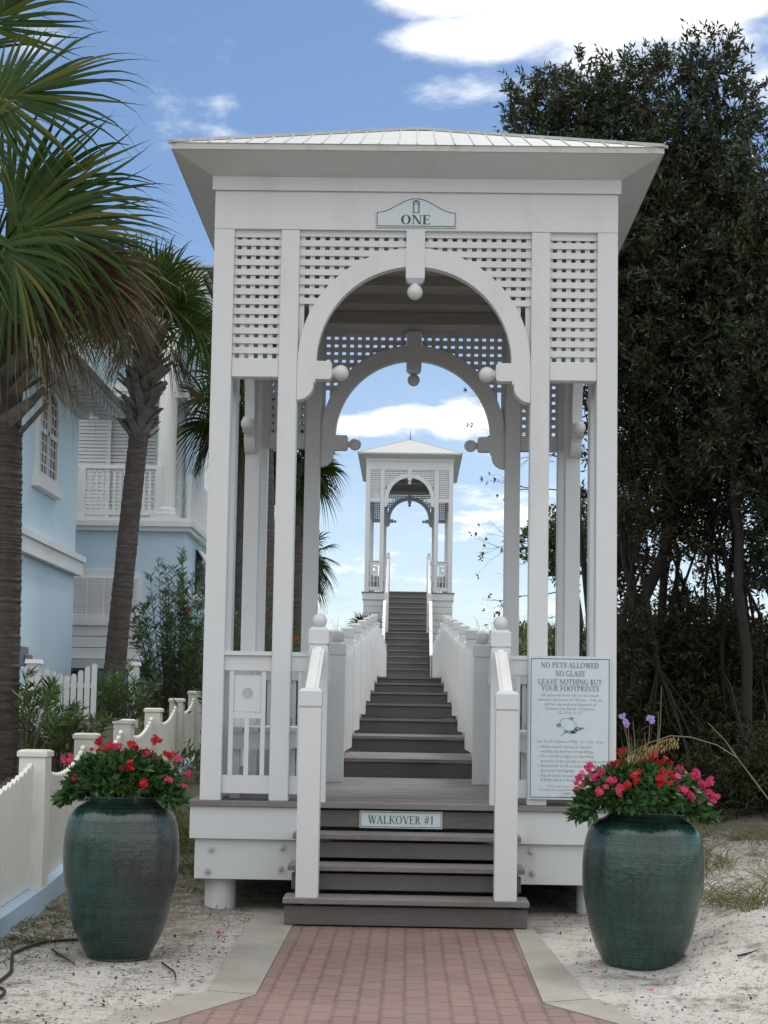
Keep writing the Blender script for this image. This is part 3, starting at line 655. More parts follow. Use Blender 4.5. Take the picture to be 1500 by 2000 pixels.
# walkover sign
p0=W(702,1617,10.69); p1=W(864,1583,10.69); y=10.702; x0,x1,z0,z1=p0.x,p1.x,.583,.700
cxs=(x0+x1)/2
sg=thing('walkover_sign','long white plaque reading WALKOVER #1 fixed to the top dark stair riser','sign',(cxs,y,z0))
m=MB(); m.box(x0,x1,y-.010,y-.001,z0,z1); m.build('board','sign_white',sg)
m=MB(); frame_strip(m,[(x0+.007,z0+.007),(x1-.007,z0+.007),(x1-.007,z1-.007),(x0+.007,z1-.007)],.004,y-.0115,y-.0101); m.build('border','sign_green',sg)
lettering('WALKOVER #1',cxs,z0+.030,y-.0102,.054,'sign_green',sg,.14,.05,.455)
# rules sign
y=10.745; a=W(1034,1281,y); c=W(1193,1286,y); b=W(1033,1561,y); x0,x1,z1,z0=a.x,c.x,a.z-.004,b.z+.002; cxs=(x0+x1)/2; wS=x1-x0; hS=z1-z0
sg=thing('rules_sign','tall pale blue sign of beach rules with a turtle drawing on the right tower posts','sign',(cxs,y,z0))
m=MB(); m.box(x0,x1,y-.012,y-.001,z0,z1); m.build('board','sign_white',sg)
m=MB(); frame_strip(m,[(x0+.010,z0+.012),(x1-.010,z0+.012),(x1-.010,z1-.012),(x0+.010,z1-.012)],.0045,y-.0135,y-.0121); m.build('border','sign_green',sg)
def zf(py): return z1-(py-1281)/(1561-1281)*hS
yt=y-.0123
for tx,py,w in(('NO PETS ALLOWED',1302.5,.405),('NO GLASS',1319,.205),('LEAVE NOTHING BUT',1335.5,.445),('YOUR FOOTPRINTS',1348,.405)):
    lettering(tx,cxs,zf(py),yt,.037,'sign_grey',sg,.15,.06,w)
for tx,py,w,al in (('All personal items left on the beach',1359,.40,0),('between the hours of 7:00 pm - 7:00 am',1368,.445,0),('will be removed and disposed of',1377,.36,0),('Panama City Beach Ordinance',1385.5,.34,0),('12-14 & 12-37',1393.5,.165,0),
      ('Sea Turtle Season is May 1st - Oct. 31st',1450,.46,0)):
    smalltext(tx,cxs,zf(py),yt,.027,'sign_grey',sg,'CENTER',w)
for tx,py,w in (('Never touch, harass or disturb',1460.5,.345),('nesting sea turtles or hatchlings.',1469.5,.365),('Do not shine lights or take flash',1479,.365),('pictures of sea turtles or hatchling turtles.',1488.5,.47),('Remember to fill in holes & remove',1498,.40),('personal belongings.',1507,.235),('Put all trash in waste containers',1517,.37),('ESPECIALLY PLASTIC',1526,.29)):
    smalltext(tx,x0+.085,zf(py),yt,.028,'sign_grey',sg,'LEFT',w)
for py in(1458.5,1477,1496,1515):
    m=MB(); m.box(x0+.068,x0+.075,yt-.001,yt,zf(py)-.0035,zf(py)+.0035); m.build('bullet','sign_grey',sg)
for tx,py,w in(('If you see a sea turtle, please call',1537,.30),('Florida Fish and Wildlife Commission',1544,.42),('1-888-404',1551,.12),('www.turtles',1557,.15)): smalltext(tx,cxs,zf(py),yt,.019,'sign_grey',sg,'CENTER',w)
# turtle drawing
tc=(cxs-.0,zf(1416)); m=MB()
def ell(cx,cz,rx,rz,rot,w,n=24):
    A=[];B=[]
    for i in range(n+1):
        an=2*PI*i/n; c_,s_=math.cos(an),math.sin(an)
        for L,k in((A,1),(B,1-w)):
            X,Zz=rx*k*c_,rz*k*s_; L.append((cx+X*math.cos(rot)-Zz*math.sin(rot),cz+X*math.sin(rot)+Zz*math.cos(rot)))
    m.strip(A,B,yt-.001,yt)
ell(tc[0]-.012,tc[1]+.005,.062,.043,-.45,.07); ell(tc[0]+.055,tc[1]-.022,.026,.013,-.1,.7); ell(tc[0]+.085,tc[1]-.018,.018,.006,.15,.8); ell(tc[0]-.078,tc[1]-.0,.016,.014,0,.9); ell(tc[0]+.012,tc[1]+.05,.016,.009,0,.9); ell(tc[0]-.0,tc[1]-.045,.045,.010,-.1,.6); ell(tc[0]-.045,tc[1]-.06,.03,.003,.6,.9); ell(tc[0]+.03,tc[1]-.04,.03,.011,.3,.85)
m.build('turtle_drawing',simple('turtle_green',(.16,.33,.31),.5).m,sg)
# ------------------------------------------------------------------ pots and flowers
def pot(cx,cy,zb,H,rm,rb,mat,label,tilt=0):
    r=thing('planter_pot',label,'pot',(cx,cy,zb),'glazed green urns by the steps')
    pr=[(0,0),(rb*.95,0),(rb,.008)]+[(rm*a,H*b) for a,b in ((.60,.045),(.74,.14),(.83,.23),(.895,.34),(.975,.48),(1.,.62),(.99,.72),(.965,.79),(.905,.865),(.80,.910),(.68,.935),(.62,.95),(.60,.965))]
    # smooth the outline with a spline
    pts=[]
    for i in range(len(pr)-1):
        p0=pr[max(i-1,0)];p1=pr[i];p2=pr[i+1];p3=pr[min(i+2,len(pr)-1)]
        for k in range(4):
            t=k/4; f=lambda a,b,c,d:.5*((2*b)+(-a+c)*t+(2*a-5*b+4*c-d)*t*t+(-a+3*b-3*c+d)*t**3)
            pts.append((max(0,f(p0[0],p1[0],p2[0],p3[0])),f(p0[1],p1[1],p2[1],p3[1])))
    m=MB(); m.lathe(pts,(cx,cy,zb),64); m.build('body',mat,r,smooth=True)
    rr=rm*.605; m=MB(); m.lathe([(rr-.008,H*.945),(rr+.002,H*.955),(rr-.004,H*.965),(rr+.014,H*.972),(rr+.018,H*.985),(rr+.010,H),(rr-.015,H),(rr-.02,H*.93)],(cx,cy,zb),56); m.build('rim',mat,r,smooth=True)
    m=MB(); m.lathe([(0,H*.955),(rr-.01,H*.95)],(cx,cy,zb),32); m.build('soil','mulch',r)
    if tilt: r.rotation_euler=(0,tilt,0)
    return r
PL=(W(236,1700,8.70).x,8.70); PR=(W(1249,1720,8.72).x,8.72)
pot(PL[0],PL[1],-.01,.905,.322,.175,'glaze_left','upright tall dark green glazed urn by the picket fence, grey stain down its right side')
pot(PR[0],PR[1],-.035,.895,.338,.17,'glaze_right','tall glossy green glazed urn leaning in sloping sand below the rules sign',R(2))
def blossom(c,r,facing,mat,parent,k=5):
    n0=Vector(facing).normalized(); u=n0.orthogonal().normalized(); w=n0.cross(u); vs=[];fs=[]
    for i in range(k):
        a=2*PI*i/k+random.random()*.3; d=u*math.cos(a)+w*math.sin(a); e=n0.cross(d); b=len(vs); up=n0*r*random.uniform(-.1,.25)
        vs+=[c,c+d*r*.55+e*r*.42+up,c+d*r*1.05+e*r*.2+up*.6,c+d*r*1.05-e*r*.2+up*.6,c+d*r*.55-e*r*.42+up]; fs.append((b,b+1,b+2,b+3,b+4))
    return vs,fs
def flowers(pc,ztop,rx,rz,Yc,reds,pinks,label,nleaf,seed,droop):
    g=np.random.default_rng(seed); root=thing('flowering_plant',label,'flowers',(pc[0],Yc,ztop),'red and pink flowers in the urns')
    n=nleaf; d=unit(g.normal(size=(n,3))); d[:,2]=np.abs(d[:,2])*1.0-.16; rad=g.uniform(.45,1.05,n)**.6
    rx_a=rx*(1+.12*np.sin(np.arctan2(d[:,1],d[:,0])*5+seed)); P=np.stack([pc[0]+d[:,0]*rad*rx_a,Yc+d[:,1]*rad*rx_a*.9,ztop+.03+d[:,2]*rad*rz],1)
    P[:,2]-=droop*sm(np.hypot(P[:,0]-pc[0],P[:,1]-Yc),rx*.62,rx*1.1)*.09; P[:,2]=np.where(np.abs(P[:,0]-pc[0])<rx*.66,np.maximum(P[:,2],ztop+.012+g.random(n)*.02),np.maximum(P[:,2],ztop-.04-g.random(n)*.04))
    D=d+g.normal(scale=.55,size=(n,3)); D[:,2]-=.25; V,F=leafgeo(P,D,g.uniform(.04,.078,n),g.uniform(.024,.040,n),.12,d+g.normal(scale=.4,size=(n,3)))
    npmesh('foliage',V,F,'pot_leaf',root)
    m=MB()
    for i in range(60):
        a=random.uniform(0,2*PI); q=random.uniform(.3,.95); m.tube([(pc[0]+math.cos(a)*.05,Yc+math.sin(a)*.05,ztop-.02),(pc[0]+math.cos(a)*rx*q,Yc+math.sin(a)*rx*q*.9,ztop+rz*(1-q*q)*.9)],.003,4)
    m.build('stem','green_stem',root)
    for lst,mat in((reds,'red_petal'),(pinks,'pink_petal')):
        for px,py,sz in lst:
            c=W(px,py,Yc); dx=(c.x-pc[0])/rx; dz=(c.z-ztop)/(rz*1.1); q=max(0,1-dx*dx-dz*dz); yy=Yc-math.sqrt(q)*rx*.95
            c=W(px,py,yy); vs=[];fs=[]
            for k in range(int(4+sz*4)):
                off=Vector((random.gauss(0,.013*sz),random.gauss(0,.012),random.gauss(0,.013*sz)))
                v,f=blossom(c+off,.0175*random.uniform(.8,1.15),(random.gauss(0,.4),-1,random.gauss(.5,.4)),mat,root); b=len(vs); vs+=v; fs+=[tuple(b+i for i in q_) for q_ in f]
            m=MB(); m.add(vs,fs); m.build('blossom',mat,root)
z5=lambda l:[(x/3,1400+y/3,s) for x,y,s in l]; z6=lambda l:[(1000+x/2.857,1250+y/2.857,s) for x,y,s in l]
flowers(PL,.915,.315,.195,PL[1],z5([(575,170,1.2),(650,165,1.1),(780,155,1.2),(905,125,1.1),(850,205,.7),(745,290,1.3),(990,228,1.),(838,395,.8)]),
  z5([(400,252,1.1),(495,250,.8),(695,178,.6),(855,222,.8),(920,250,1.),(455,345,.5),(983,370,.6),(1100,335,.6),(1073,415,.6),(1045,240,.5),(462,285,.4)]),
  'leafy flowering plant with mostly red blossoms spilling from the urn by the picket fence',4200,3,.9)
flowers(PR,.875,.365,.215,PR[1],z6([(783,645,1.3),(865,690,1.2),(740,670,.9),(835,740,.9),(870,748,.9),(695,765,1.2),(815,790,1.2),(860,800,.9),(575,695,1.1),(612,625,.9),(640,815,.7)]),
  z6([(427,718,.9),(388,775,1.3),(503,745,.9),(458,773,.7),(552,785,.8),(590,828,1.1),(360,838,.6),(485,850,.6),(943,718,1.),(1020,745,1.),(1003,770,.7),(960,837,.8),(1050,805,1.),(1100,797,.9),(1110,860,1.3),(1130,882,.7),(995,883,1.),(1045,915,.9),(1090,985,.7),(925,775,.5)]),
  'leafy flowering plant with many pink and red blossoms in the urn below the rules sign',5200,9,1.0)
# lilac flowers on tall stems and grass in the right urn
lv=thing('lilac_flower','tall thin stems with small lilac flowers rising from the right urn','flower',(PR[0],PR[1],.9))
m=MB()
for (bx,by),(tx,ty) in (((1228,1490),(1226,1410)),((1232,1490),(1215,1400)),((1240,1488),(1236,1408)),((1262,1480),(1270,1400)),((1280,1480),(1286,1390)),((1284,1480),(1292,1340)),((1258,1480),(1259,1432))):
    m.tube([W(bx,by,8.62),W((bx+tx)/2+2,(by+ty)/2,8.62),W(tx,ty,8.6)],[.003,.0022,.0015],5)
m.build('stem','oat_stalk',lv)
for px,py in((1216,1402),(1226,1412),(1270,1402),(1221,1408),(1277,1405)):
    vs=[];fs=[]
    for k in range(4):
        v,f=blossom(W(px,py,8.6)+Vector((random.gauss(0,.008),0,random.gauss(0,.008))),.013,(random.gauss(0,.5),-1,random.gauss(0,.5)),None,None); b=len(vs); vs+=v; fs+=[tuple(b+i for i in q_) for q_ in f]
    m=MB(); m.add(vs,fs); m.build('blossom','lilac_petal',lv)
g=np.random.default_rng(5); n=40; P=np.tile(np.array(W(1240,1500,8.65)),(n,1))+g.normal(scale=(.03,.03,.005),size=(n,3)); D=g.normal(scale=.35,size=(n,3))+np.array([0,0,1]); V,F=leafgeo(P,D,g.uniform(.12,.2,n),.009,.1); npmesh('grass_leaf',V,F,'dune_leaf',lv)
# sea oats arching over from the right
oa=thing('sea_oat','dry sea oat stalk arching over the right urn with a drooping seed head','grass stalk',(2.0,8.9,.1))
pts=[W(1560,1640,8.9),W(1500,1560,8.85),W(1440,1480,8.8),W(1400,1455,8.75),W(1350,1440,8.7),W(1310,1437,8.65),W(1270,1450,8.6),W(1225,1475,8.55)]
m=MB(); m.tube(pts,[.0042,.004,.0035,.003,.003,.0025,.002,.0015],6); m.build('stalk','oat_stalk',oa)
m=MB(); m.tube([W(1440,1480,8.8),W(1415,1445,8.85),W(1383,1412,8.9)],[.003,.002,.0015],5); m.build('side_stem','oat_stalk',oa)
P=[];D=[]
for i in range(150):
    t=i/150; k=4.6+t*2.4-1e-6; k0=int(k); q=pts[k0].lerp(pts[min(7,k0+1)],k-k0); P.append(tuple(q+Vector((random.gauss(0,.004),random.gauss(0,.01),-random.uniform(0,.06))))); D.append((random.gauss(-.25,.2),random.gauss(0,.2),-1))
V,F=leafgeo(np.array(P),np.array(D),.03,.009,.3); npmesh('seed_head',V,F,'oat_head',oa)
# ------------------------------------------------------------------ picket fence on the left
fence=thing('picket_fence','white scalloped picket fence on a pale blue curb running back beside the left urn','fence',(-2.7,10.75,0))
FP=[(8.1,-2.40,.0,1.03),(10.75,-2.60,.0,1.08),(13.6,-2.84,.05,1.16),(15.8,-2.92,.17,1.28),(18.4,-3.05,.3,1.405),(21.1,-3.18,.45,1.55),(23.5,-3.27,.6,1.69)]
FP=[(5.6,-2.2,0,1.0)]+FP
for i,(y,x,z0,z1) in enumerate(FP):
    if i==1: continue
    m=MB(); h=.092; m.frustum(x,y,z0-.05,z1-.05,h,h); m.frustum(x,y,z1-.05,z1-.012,h+.014,h+.014); m.frustum(x,y,z1-.012,z1,h+.014,h-.01); m.build('post','fence_white',fence,bevel=.004)
FPs=[FP[0]]+FP[2:]
for (y0,x0,a0,b0),(y1,x1,a1,b1) in zip(FPs[:-1],FPs[1:]):
    m=MB(); n=int((y1-y0-.2)/.150)
    for k in range(n):
        t=(k+.5)/n; yy=y0+.1+(y1-y0-.2)*t; xx=x0+(x1-x0)*t-.0; zb=a0+(a1-a0)*t+.14; dip=.17*math.sin(PI*t)**.7
        zt=(b0+(b1-b0)*t)-.10-dip; w=.050
        # pointed picket facing the path
        poly=[(yy-w,zb),(yy+w,zb),(yy+w,zt),(yy,zt+.03),(yy-w,zt)]
        vs=[(xx-.016,a,b) for a,b in poly]+[(xx+.016,a,b) for a,b in poly]; m.add(vs,[(0,1,2,3,4),(9,8,7,6,5)]+[((i+1)%5,i,5+i,5+(i+1)%5) for i in range(5)])
    for zz in(.28,.62):
        m.beam((x0-.035,y0+.1,a0+zz),(x1-.035,y1-.1,a1+zz),.035,.075)
    m.build('picket_panel','fence_white',fence)
    m=MB(); vs=[]
    for (y,x,a) in((y0,x0,a0),(y1,x1,a1)): vs+=[(x-.10,y,a-.2),(x+.10,y,a-.2),(x+.10,y,a+.13),(x-.10,y,a+.13)]
    m.add(vs,[(0,1,2,3),(7,6,5,4),(0,4,5,1),(1,5,6,2),(2,6,7,3),(3,7,4,0)]); m.build('curb','curb_blue',fence)
# gate and side pillars in the yard
gt=thing('garden_gate','grey white picket gate with dipped top before the blue house','gate',(W(130,1410,19).x,19,1.15))
for k in range(8):
    px=88+k*13.3; top=[1306,1311,1316,1320,1316,1309,1302,1296][k]; a=W(px,1404,19); t_=W(px,top,19); w=.033
    m=MB(); poly=[(a.x-w,a.z),(a.x+w,a.z),(a.x+w,t_.z-.03),(a.x+.015,t_.z),(a.x-.015,t_.z),(a.x-w,t_.z-.03)]; m.prism(poly,19,19.02); m.build('picket','white_paint',gt)
m=MB(); 
for py in(1338,1398): a=W(82,py,19.04); b=W(186,py-2,19.04); m.box(a.x,b.x,19.022,19.06,a.z-.03,a.z+.03)
m.build('gate_rail','white_paint',gt)
m=MB(); a=W(80,1408,19); b=W(180,1432,19); m.box(a.x,b.x+.1,18.95,19.15,b.z-.3,a.z); m.build('curb','blue_base',gt)
for px,pt,pb,w,D_ ,lb in((67,1288,1420,24,18.5,'white square pillar with flat cap left of the garden gate'),(62,1343,1470,40,16.5,'short white capped pillar partly behind the oleander by the left palm'),(262,1293,1400,19,21,'slim grey white post between gate palm and tall oleander')):
    t_=W(px,pt,D_); hw=w/2*D_/FPX; gz=float(tz(t_.x,D_))-.1; r=thing('gate_pillar',lb,'pillar',(t_.x,D_,gz),'pillars by the garden gate')
    m=MB(); m.frustum(t_.x,D_,gz,t_.z-.05,hw,hw); m.build('shaft','white_paint',r); m=MB(); m.frustum(t_.x,D_,t_.z-.05,t_.z,hw+.02,hw+.012); m.build('cap','white_trim',r)
# ------------------------------------------------------------------ the blue house
hs=thing('beach_house','pale blue stucco beach house with white trim, shutters and an upper porch','house',(-6,27,1.1))
def H(m,name,mat,par=None,**k): return m.build(name,mat,par or hs,**k)
def ywall(px,X,py=1400): # distance where a sight line meets the wall plane X
    d=CM@Vector(((px-750)/FPX,-(py-1000-SH)/FPX,-1.)); return X/(d.x/d.y)
YW=17.6; XW=-5.66; YC=ywall(149,XW,1000); XE=-4.1; YF=27.6; gz=.9
# left wing: wall along depth facing +x
m=MB(); m.box(XW-5,XW,YW,YC,gz,6.45); H(m,'wing_wall','blue_stucco')
m=MB(); m.box(XW+.002,XW+.12,YW,YC+.12,3.62,3.85); m.box(XW+.002,XW+.16,YW,YC+.16,3.851,3.95); H(m,'cornice','white_trim')
m=MB(); m.box(XW-5.2,XW+.6,YW-.5,YC+.5,6.50,6.56); 
for k in range(40):
    y=YW+k*.31; 
    if y<YC+.4: m.box(XW+.25,XW+.55,y,y+.10,6.36,6.499)
m.box(XW+.002,XW+.14,YW,YC+.1,6.30,6.499); H(m,'eave','soffit')
m=MB(); m.add([(XW+.75,YW-.7,6.56),(XW+.75,YC+.7,6.56),(XW-5.4,YC+.7,6.56),(XW-5.4,YW-.7,6.56),(XW-2.3,YW+1.5,7.6),(XW-2.3,YC-2,7.6)],[(0,1,5,4),(1,2,5),(2,3,4,5),(3,0,4),(0,3,2,1)]); H(m,'roof','roof_tile')
# arched window on the wing (in the x = const wall)
wy0=W(70,900,23).y; 

ya,yb2=ywall(68,XW,850),ywall(110,XW,850); zc0=W(90,945,(ya+yb2)/2).z; zc1=W(90,752,(ya+yb2)/2).z
wn=MB(); 
def xprism(m,poly,x0,x1):
    n=len(poly); m.add([(x1,a,b) for a,b in poly]+[(x0,a,b) for a,b in poly],[tuple(range(n)),tuple(range(2*n-1,n-1,-1))]+[((i+1)%n,i,n+i,n+(i+1)%n) for i in range(n)])
ym=(ya+yb2)/2; hw=(yb2-ya)/2; zs_=zc1-.28
def archpoly(h,z0,zsp,rise): return [(ym-h,z0),(ym+h,z0)]+[(ym+h*math.cos(PI*i/14),zsp+rise*math.sin(PI*i/14)) for i in range(15)]
A=archpoly(hw,zc0,zs_,.28); B=archpoly(hw-.13,zc0+.12,zs_,.17)
def xstrip(m,A,B,x0,x1):
    t=MB(lambda x,y,z:(y,x,z)); t.strip([(a,b) for a,b in A]+[A[0]],[(a,b) for a,b in B]+[B[0]],x0,x1)
    m.add(t.v,[tuple(reversed(f)) for f in t.f])
xstrip(wn,A,B,XW+.002,XW+.06); wo=wn.build('window','white_trim',hs)
m=MB(); xprism(m,B,XW+.001,XW+.02); m.build('pane','dark_glass',wo)
m=MB(); m.box(XW+.003,XW+.05,ym-.04,ym+.04,zc0+.1,zc1-.12); 
for k in range(1,8): zz=zc0+.1+(zc1-.1-zc0-.1)*k/8; m.box(XW+.003,XW+.035 if k!=4 else XW+.05,ym-hw+.1,ym+hw-.1,zz-(.012 if k!=4 else .04),zz+(.012 if k!=4 else .04))
for s in(-1,1):
    for q_ in(.33,.66): m.box(XW+.003,XW+.034,ym+s*(hw-.12)*q_-.012,ym+s*(hw-.12)*q_+.012,zc0+.11,zc1-.2)
m.build('muntin','white_trim',wo); m=MB(); m.box(XW+.002,XW+.12,ym-hw-.1,ym+hw+.1,zc0-.14,zc0-.001); m.build('sill','white_trim',wo)
# rear block: wall facing the camera + side wall
m=MB(); m.box(-11,XE,YF,41,gz,4.62); m.box(-11,XE-.35,YF+2.2,41,4.86,9.3); H(m,'rear_wall','blue_stucco')
m=MB(); m.box(-11,XE+.10,YF-.10,41.1,4.62,4.86); m.box(-11,XE+.15,YF-.15,41.15,4.70,4.80); H(m,'cornice','white_trim')
# porch: louvered wall, railing, column
m=MB(); za=4.862
for k in range(32): zz=za+k*.07; m.beam((-6.6,YF+1.9-.02*(k%2),zz+.03),(XE-.35,YF+1.9-.02*(k%2),zz+.03),.03,.055)
m.box(-6.6,XE-.35,YF+1.93,YF+1.95,za,7.2); 
for x in(-5.9,-5.45,-4.95,-4.5): m.box(x-.04,x+.04,YF+1.80,YF+1.86,za,7.2)
H(m,'louvered_wall','shutter_white')
m=MB(); m.box(-6.6,XE-.25,YF+.02,YF+2.2,7.2,7.35); H(m,'porch_ceiling','soffit'); m=MB(); m.box(-6.6,XE+.25,YF-.3,YF+2.2,9.2,9.35); H(m,'upper_ceiling','soffit'); m=MB(); m.box(-6.6,XE-.0,YF+.05,YF+.12,7.1,7.199); H(m,'porch_beam','soffit')
m=MB(); zt=W(230,908,YF).z; m.box(-6.6,XE-.42,YF-.02,YF+.09,zt-.07,zt); m.box(-6.6,XE-.42,YF,YF+.07,4.93,5.02)
for x in(-6.0,-5.18,-4.6): m.box(x-.06,x+.06,YF-.03,YF+.10,za,zt+.002)
x=-6.5
while x<XE-.5: m.box(x-.022,x+.022,YF+.015,YF+.055,5.021,zt-.071); x+=.108
H(m,'porch_railing','white_trim')
cxp=W(325,900,YF+.1).x; m=MB(); m.lathe([(.0,za),(.22,za),(.22,za+.10),(.20,za+.12),(.205,za+.17),(.17,za+.22),(.165,8.6),(.22,8.75),(.22,8.9)],(cxp,YF+.15,0),24); m.box(cxp-.24,cxp+.24,YF-.09,YF+.39,za-.001,za+.08); H(m,'column','white_trim',smooth=False)
m=MB(); m.box(XE-.06,XE+.02,YF+.5,41,4.9,5.75); H(m,'parapet','white_trim')
m=MB(); m.box(-11,XE+.25,YF-.35,41,9.0,9.28); m.box(-11,XE+.33,YF-.43,41,9.281,9.34); H(m,'eave','white_trim')
RA=[(XE+.45,YF-.55,9.35),(XE+.45,41.5,9.35),(-11.5,41.5,9.35),(-11.5,YF-.55,9.35),(-7.6,YF+3,10.9),(-7.6,38,10.9)]
m=MB(); m.add(RA,[(0,1,5,4),(1,2,5),(2,3,4,5),(3,0,4),(0,3,2,1)]); 
rf=H(m,'roof','roof_tile')
m=MB(); 
for k in range(14):
    t=k/14; z=9.36+1.55*t; xa=XE+.45+(-7.6-XE-.45)*t; ya_=YF-.55+3.55*t; yb_=41.5-3.5*t; m.beam((xa,ya_,z+.02),(xa,yb_,z+.02),.05,.05); m.beam((-11.5+3.9*t,ya_,z+.02),(xa,ya_,z+.02),.05,.05)
m.build('tile_course','roof_tile',rf)
# shuttered window on the camera-facing wall
def wx(px,py,Y=YF): p=W(px,py,Y); return p.x,p.z
x0,zt=wx(137,1118); x1,_=wx(278,1130); _,zb=wx(200,1207); _,z2=wx(200,1222); xm=(x0+x1)/2
zt=wx(205,1112)[1]; zsd=zt-.16
poly=[(x0,zb),(x1,zb)]+[(xm+(x1-xm)*math.cos(PI*i/16),zsd+.16*math.sin(PI*i/16)) for i in range(17)]
m=MB(); m.prism(poly,YF-.03,YF-.002); wo=H(m,'window','white_trim')
m=MB(); n=4
for k in range(n):
    a=x0+.05+(x1-x0-.1)*k/n+.025; b=x0+.05+(x1-x0-.1)*(k+1)/n-.025
    for j in range(15):
        zz=zb+.06+j*.047
        if zz<zsd+.03: m.beam((a,YF-.045,zz),(b,YF-.045,zz),.03,.03)
m.build('shutter','shutter_white',wo); m=MB(); m.box(x0-.03,x1+.03,YF-.12,YF-.002,z2,zb-.001); m.build('sill','white_trim',wo)
_,z3=wx(200,1288); _,z4=wx(200,1306)
m=MB(); nb=3
for k in range(nb): a=z3+(z2-z3)*k/nb; m.box(x0,x1-.02,YF-.07,YF-.003,a+.012,a+(z2-z3)/nb-.001)
H(m,'panel_boards','white_trim')
m=MB(); xr=wx(300,1290)[0]; m.box(x0-.3,xr,YF-.14,YF-.004,z4,z3-.001); H(m,'ledge','soffit')
m=MB(); m.box(-8,XE+.02,YF-.06,YF-.005,gz,z4-.001); H(m,'base_wall','blue_base')
m=MB(); a=wx(125,1330)[0]; b=wx(182,1330)[0]; c_=(a+b)/2; zt_=wx(150,1308)[1]-.02; zb_=zt_-.5; m.prism([(a,zb_),(b,zb_)]+[(c_+(b-c_)*math.cos(PI*i/12),zt_-.15+.15*math.sin(PI*i/12)) for i in range(13)],YF-.075,YF-.061); H(m,'vent_opening','dark_glass')
# bahama shutter on the side wall
y0,y1=ywall(381,XE,1120),ywall(398,XE,1120); zt=W(388,1080,(y0+y1)/2).z; zb=W(388,1165,(y0+y1)/2).z
m=MB(); m.box(XE+.001,XE+.03,y0,y1,zb,zt); wo=H(m,'window','dark_glass'); m=MB()
m.add([(XE+.03,y0,zt),(XE+.03,y1,zt),(XE+.42,y1,zb+.25),(XE+.42,y0,zb+.25),(XE+.06,y0,zt+.01),(XE+.06,y1,zt+.01),(XE+.45,y1,zb+.26),(XE+.45,y0,zb+.26)],[(0,1,2,3),(7,6,5,4),(0,4,5,1),(1,5,6,2),(2,6,7,3),(3,7,4,0)])
m.build('shutter','shutter_white',wo); m=MB(); m.box(XE+.002,XE+.14,y0-.1,y1+.1,zb-.12,zb-.01); m.build('sill','white_trim',wo)
# upper side window with shutter
y0,y1=ywall(392,XE-.35,850),ywall(402,XE-.35,850); m=MB(); m.box(XE-.348,XE-.25,y0,y1,5.9,7.6); H(m,'window','shutter_white')
bx=thing('utility_box','small dark grey utility box on the blue wall beside the left palm','utility box',(W(42,1300,20).x,20,1.8))
a=W(36,1262,20); b=W(47,1300,20); m=MB(); m.box(a.x-.15,b.x-.02,20,20.3,b.z,a.z); m.box(b.x-.019,b.x+.05,20.05,20.25,b.z+.07,a.z-.1); m.build('box','grey_box',bx,bevel=.01); m=MB(); m.tube([(a.x-.05,20.15,a.z),(a.x-.05,20.15,a.z+.5)],.02,8); m.tube([(a.x-.05,20.15,b.z),(a.x-.05,20.15,1.1)],.03,8); m.build('conduit','grey_box',bx)
# ------------------------------------------------------------------ palms
def frond(hub,axis,lat,L,spread,nb,droop,parent,mat,name='frond',origin=None,seed=0,wmax=.040,stiff=.15):
    g=np.random.default_rng(seed); a=np.array(Vector(axis).normalized()); l=np.array(lat,dtype=float); l-=a*l.dot(a); l/=np.linalg.norm(l); nrm=np.cross(a,l); Hb=np.array(hub)
    th=np.linspace(-spread,spread,nb)+g.normal(scale=.02,size=nb); K=9; s=np.linspace(0,1,K)
    parts=[]
    prof=np.array([.45,.9,1.,.98,.85,.62,.38,.16,.02])
    for i,t in enumerate(th):
        ct,stn=math.cos(t),math.sin(t); d=a*ct+l*stn+nrm*g.normal(scale=.05); d/=np.linalg.norm(d)
        st=Hb+a*L*.28*max(0,1-abs(t)/spread)
        ln=L*(.74+.26*max(0,ct))*g.uniform(.86,1.05); sd=np.cross(d,nrm); sd/=np.linalg.norm(sd)
        dr=droop*g.uniform(.7,1.35)
        c=st+np.outer(s*ln,d)+nrm*(stiff*L*abs(stn)*(s**1)[:,None]); c[:,2]-=dr*ln*s**2.6
        c+=sd*(g.normal(scale=.09)*ln*(s**4)[:,None]); c[:,2]-=(g.random()**2*.30*ln*s**6)
        w=wmax*prof[:,None]*g.uniform(.8,1.15)
        Lf=c-sd*w/2+nrm*w*.25; Rt=c+sd*w/2+nrm*w*.25; V=np.stack([Lf,c,Rt],1).reshape(-1,3); F=[]
        for k in range(K-1): b=3*k; F+=[(b,b+1,b+4,b+3),(b+1,b+2,b+5,b+4)]
        parts.append((V,np.array(F)))
    # petiole
    if origin is not None:
        o=np.array(origin); ss=np.linspace(0,1,7)[:,None]; mid=(o+Hb)/2+np.array([0,0,.06]); pc=(1-ss)**2*o+2*ss*(1-ss)*mid+ss**2*Hb; sd=np.cross(Hb-o,[0,0,1.]); sd/=max(np.linalg.norm(sd),1e-6); w=np.linspace(.045,.022,7)[:,None]
        up=np.cross(sd,unit(Hb-o)); V=np.stack([pc-sd*w/2,pc+up*w*.4,pc+sd*w/2,pc-up*w*.3],1).reshape(-1,3); F=[]
        for k in range(6):
            for q_ in range(4): F.append((k*4+q_,k*4+(q_+1)%4,k*4+4+(q_+1)%4,k*4+4+q_))
        parts.append((V,np.array(F)))
    V,F=cat(parts); return npmesh(name,V,F,mat,parent)
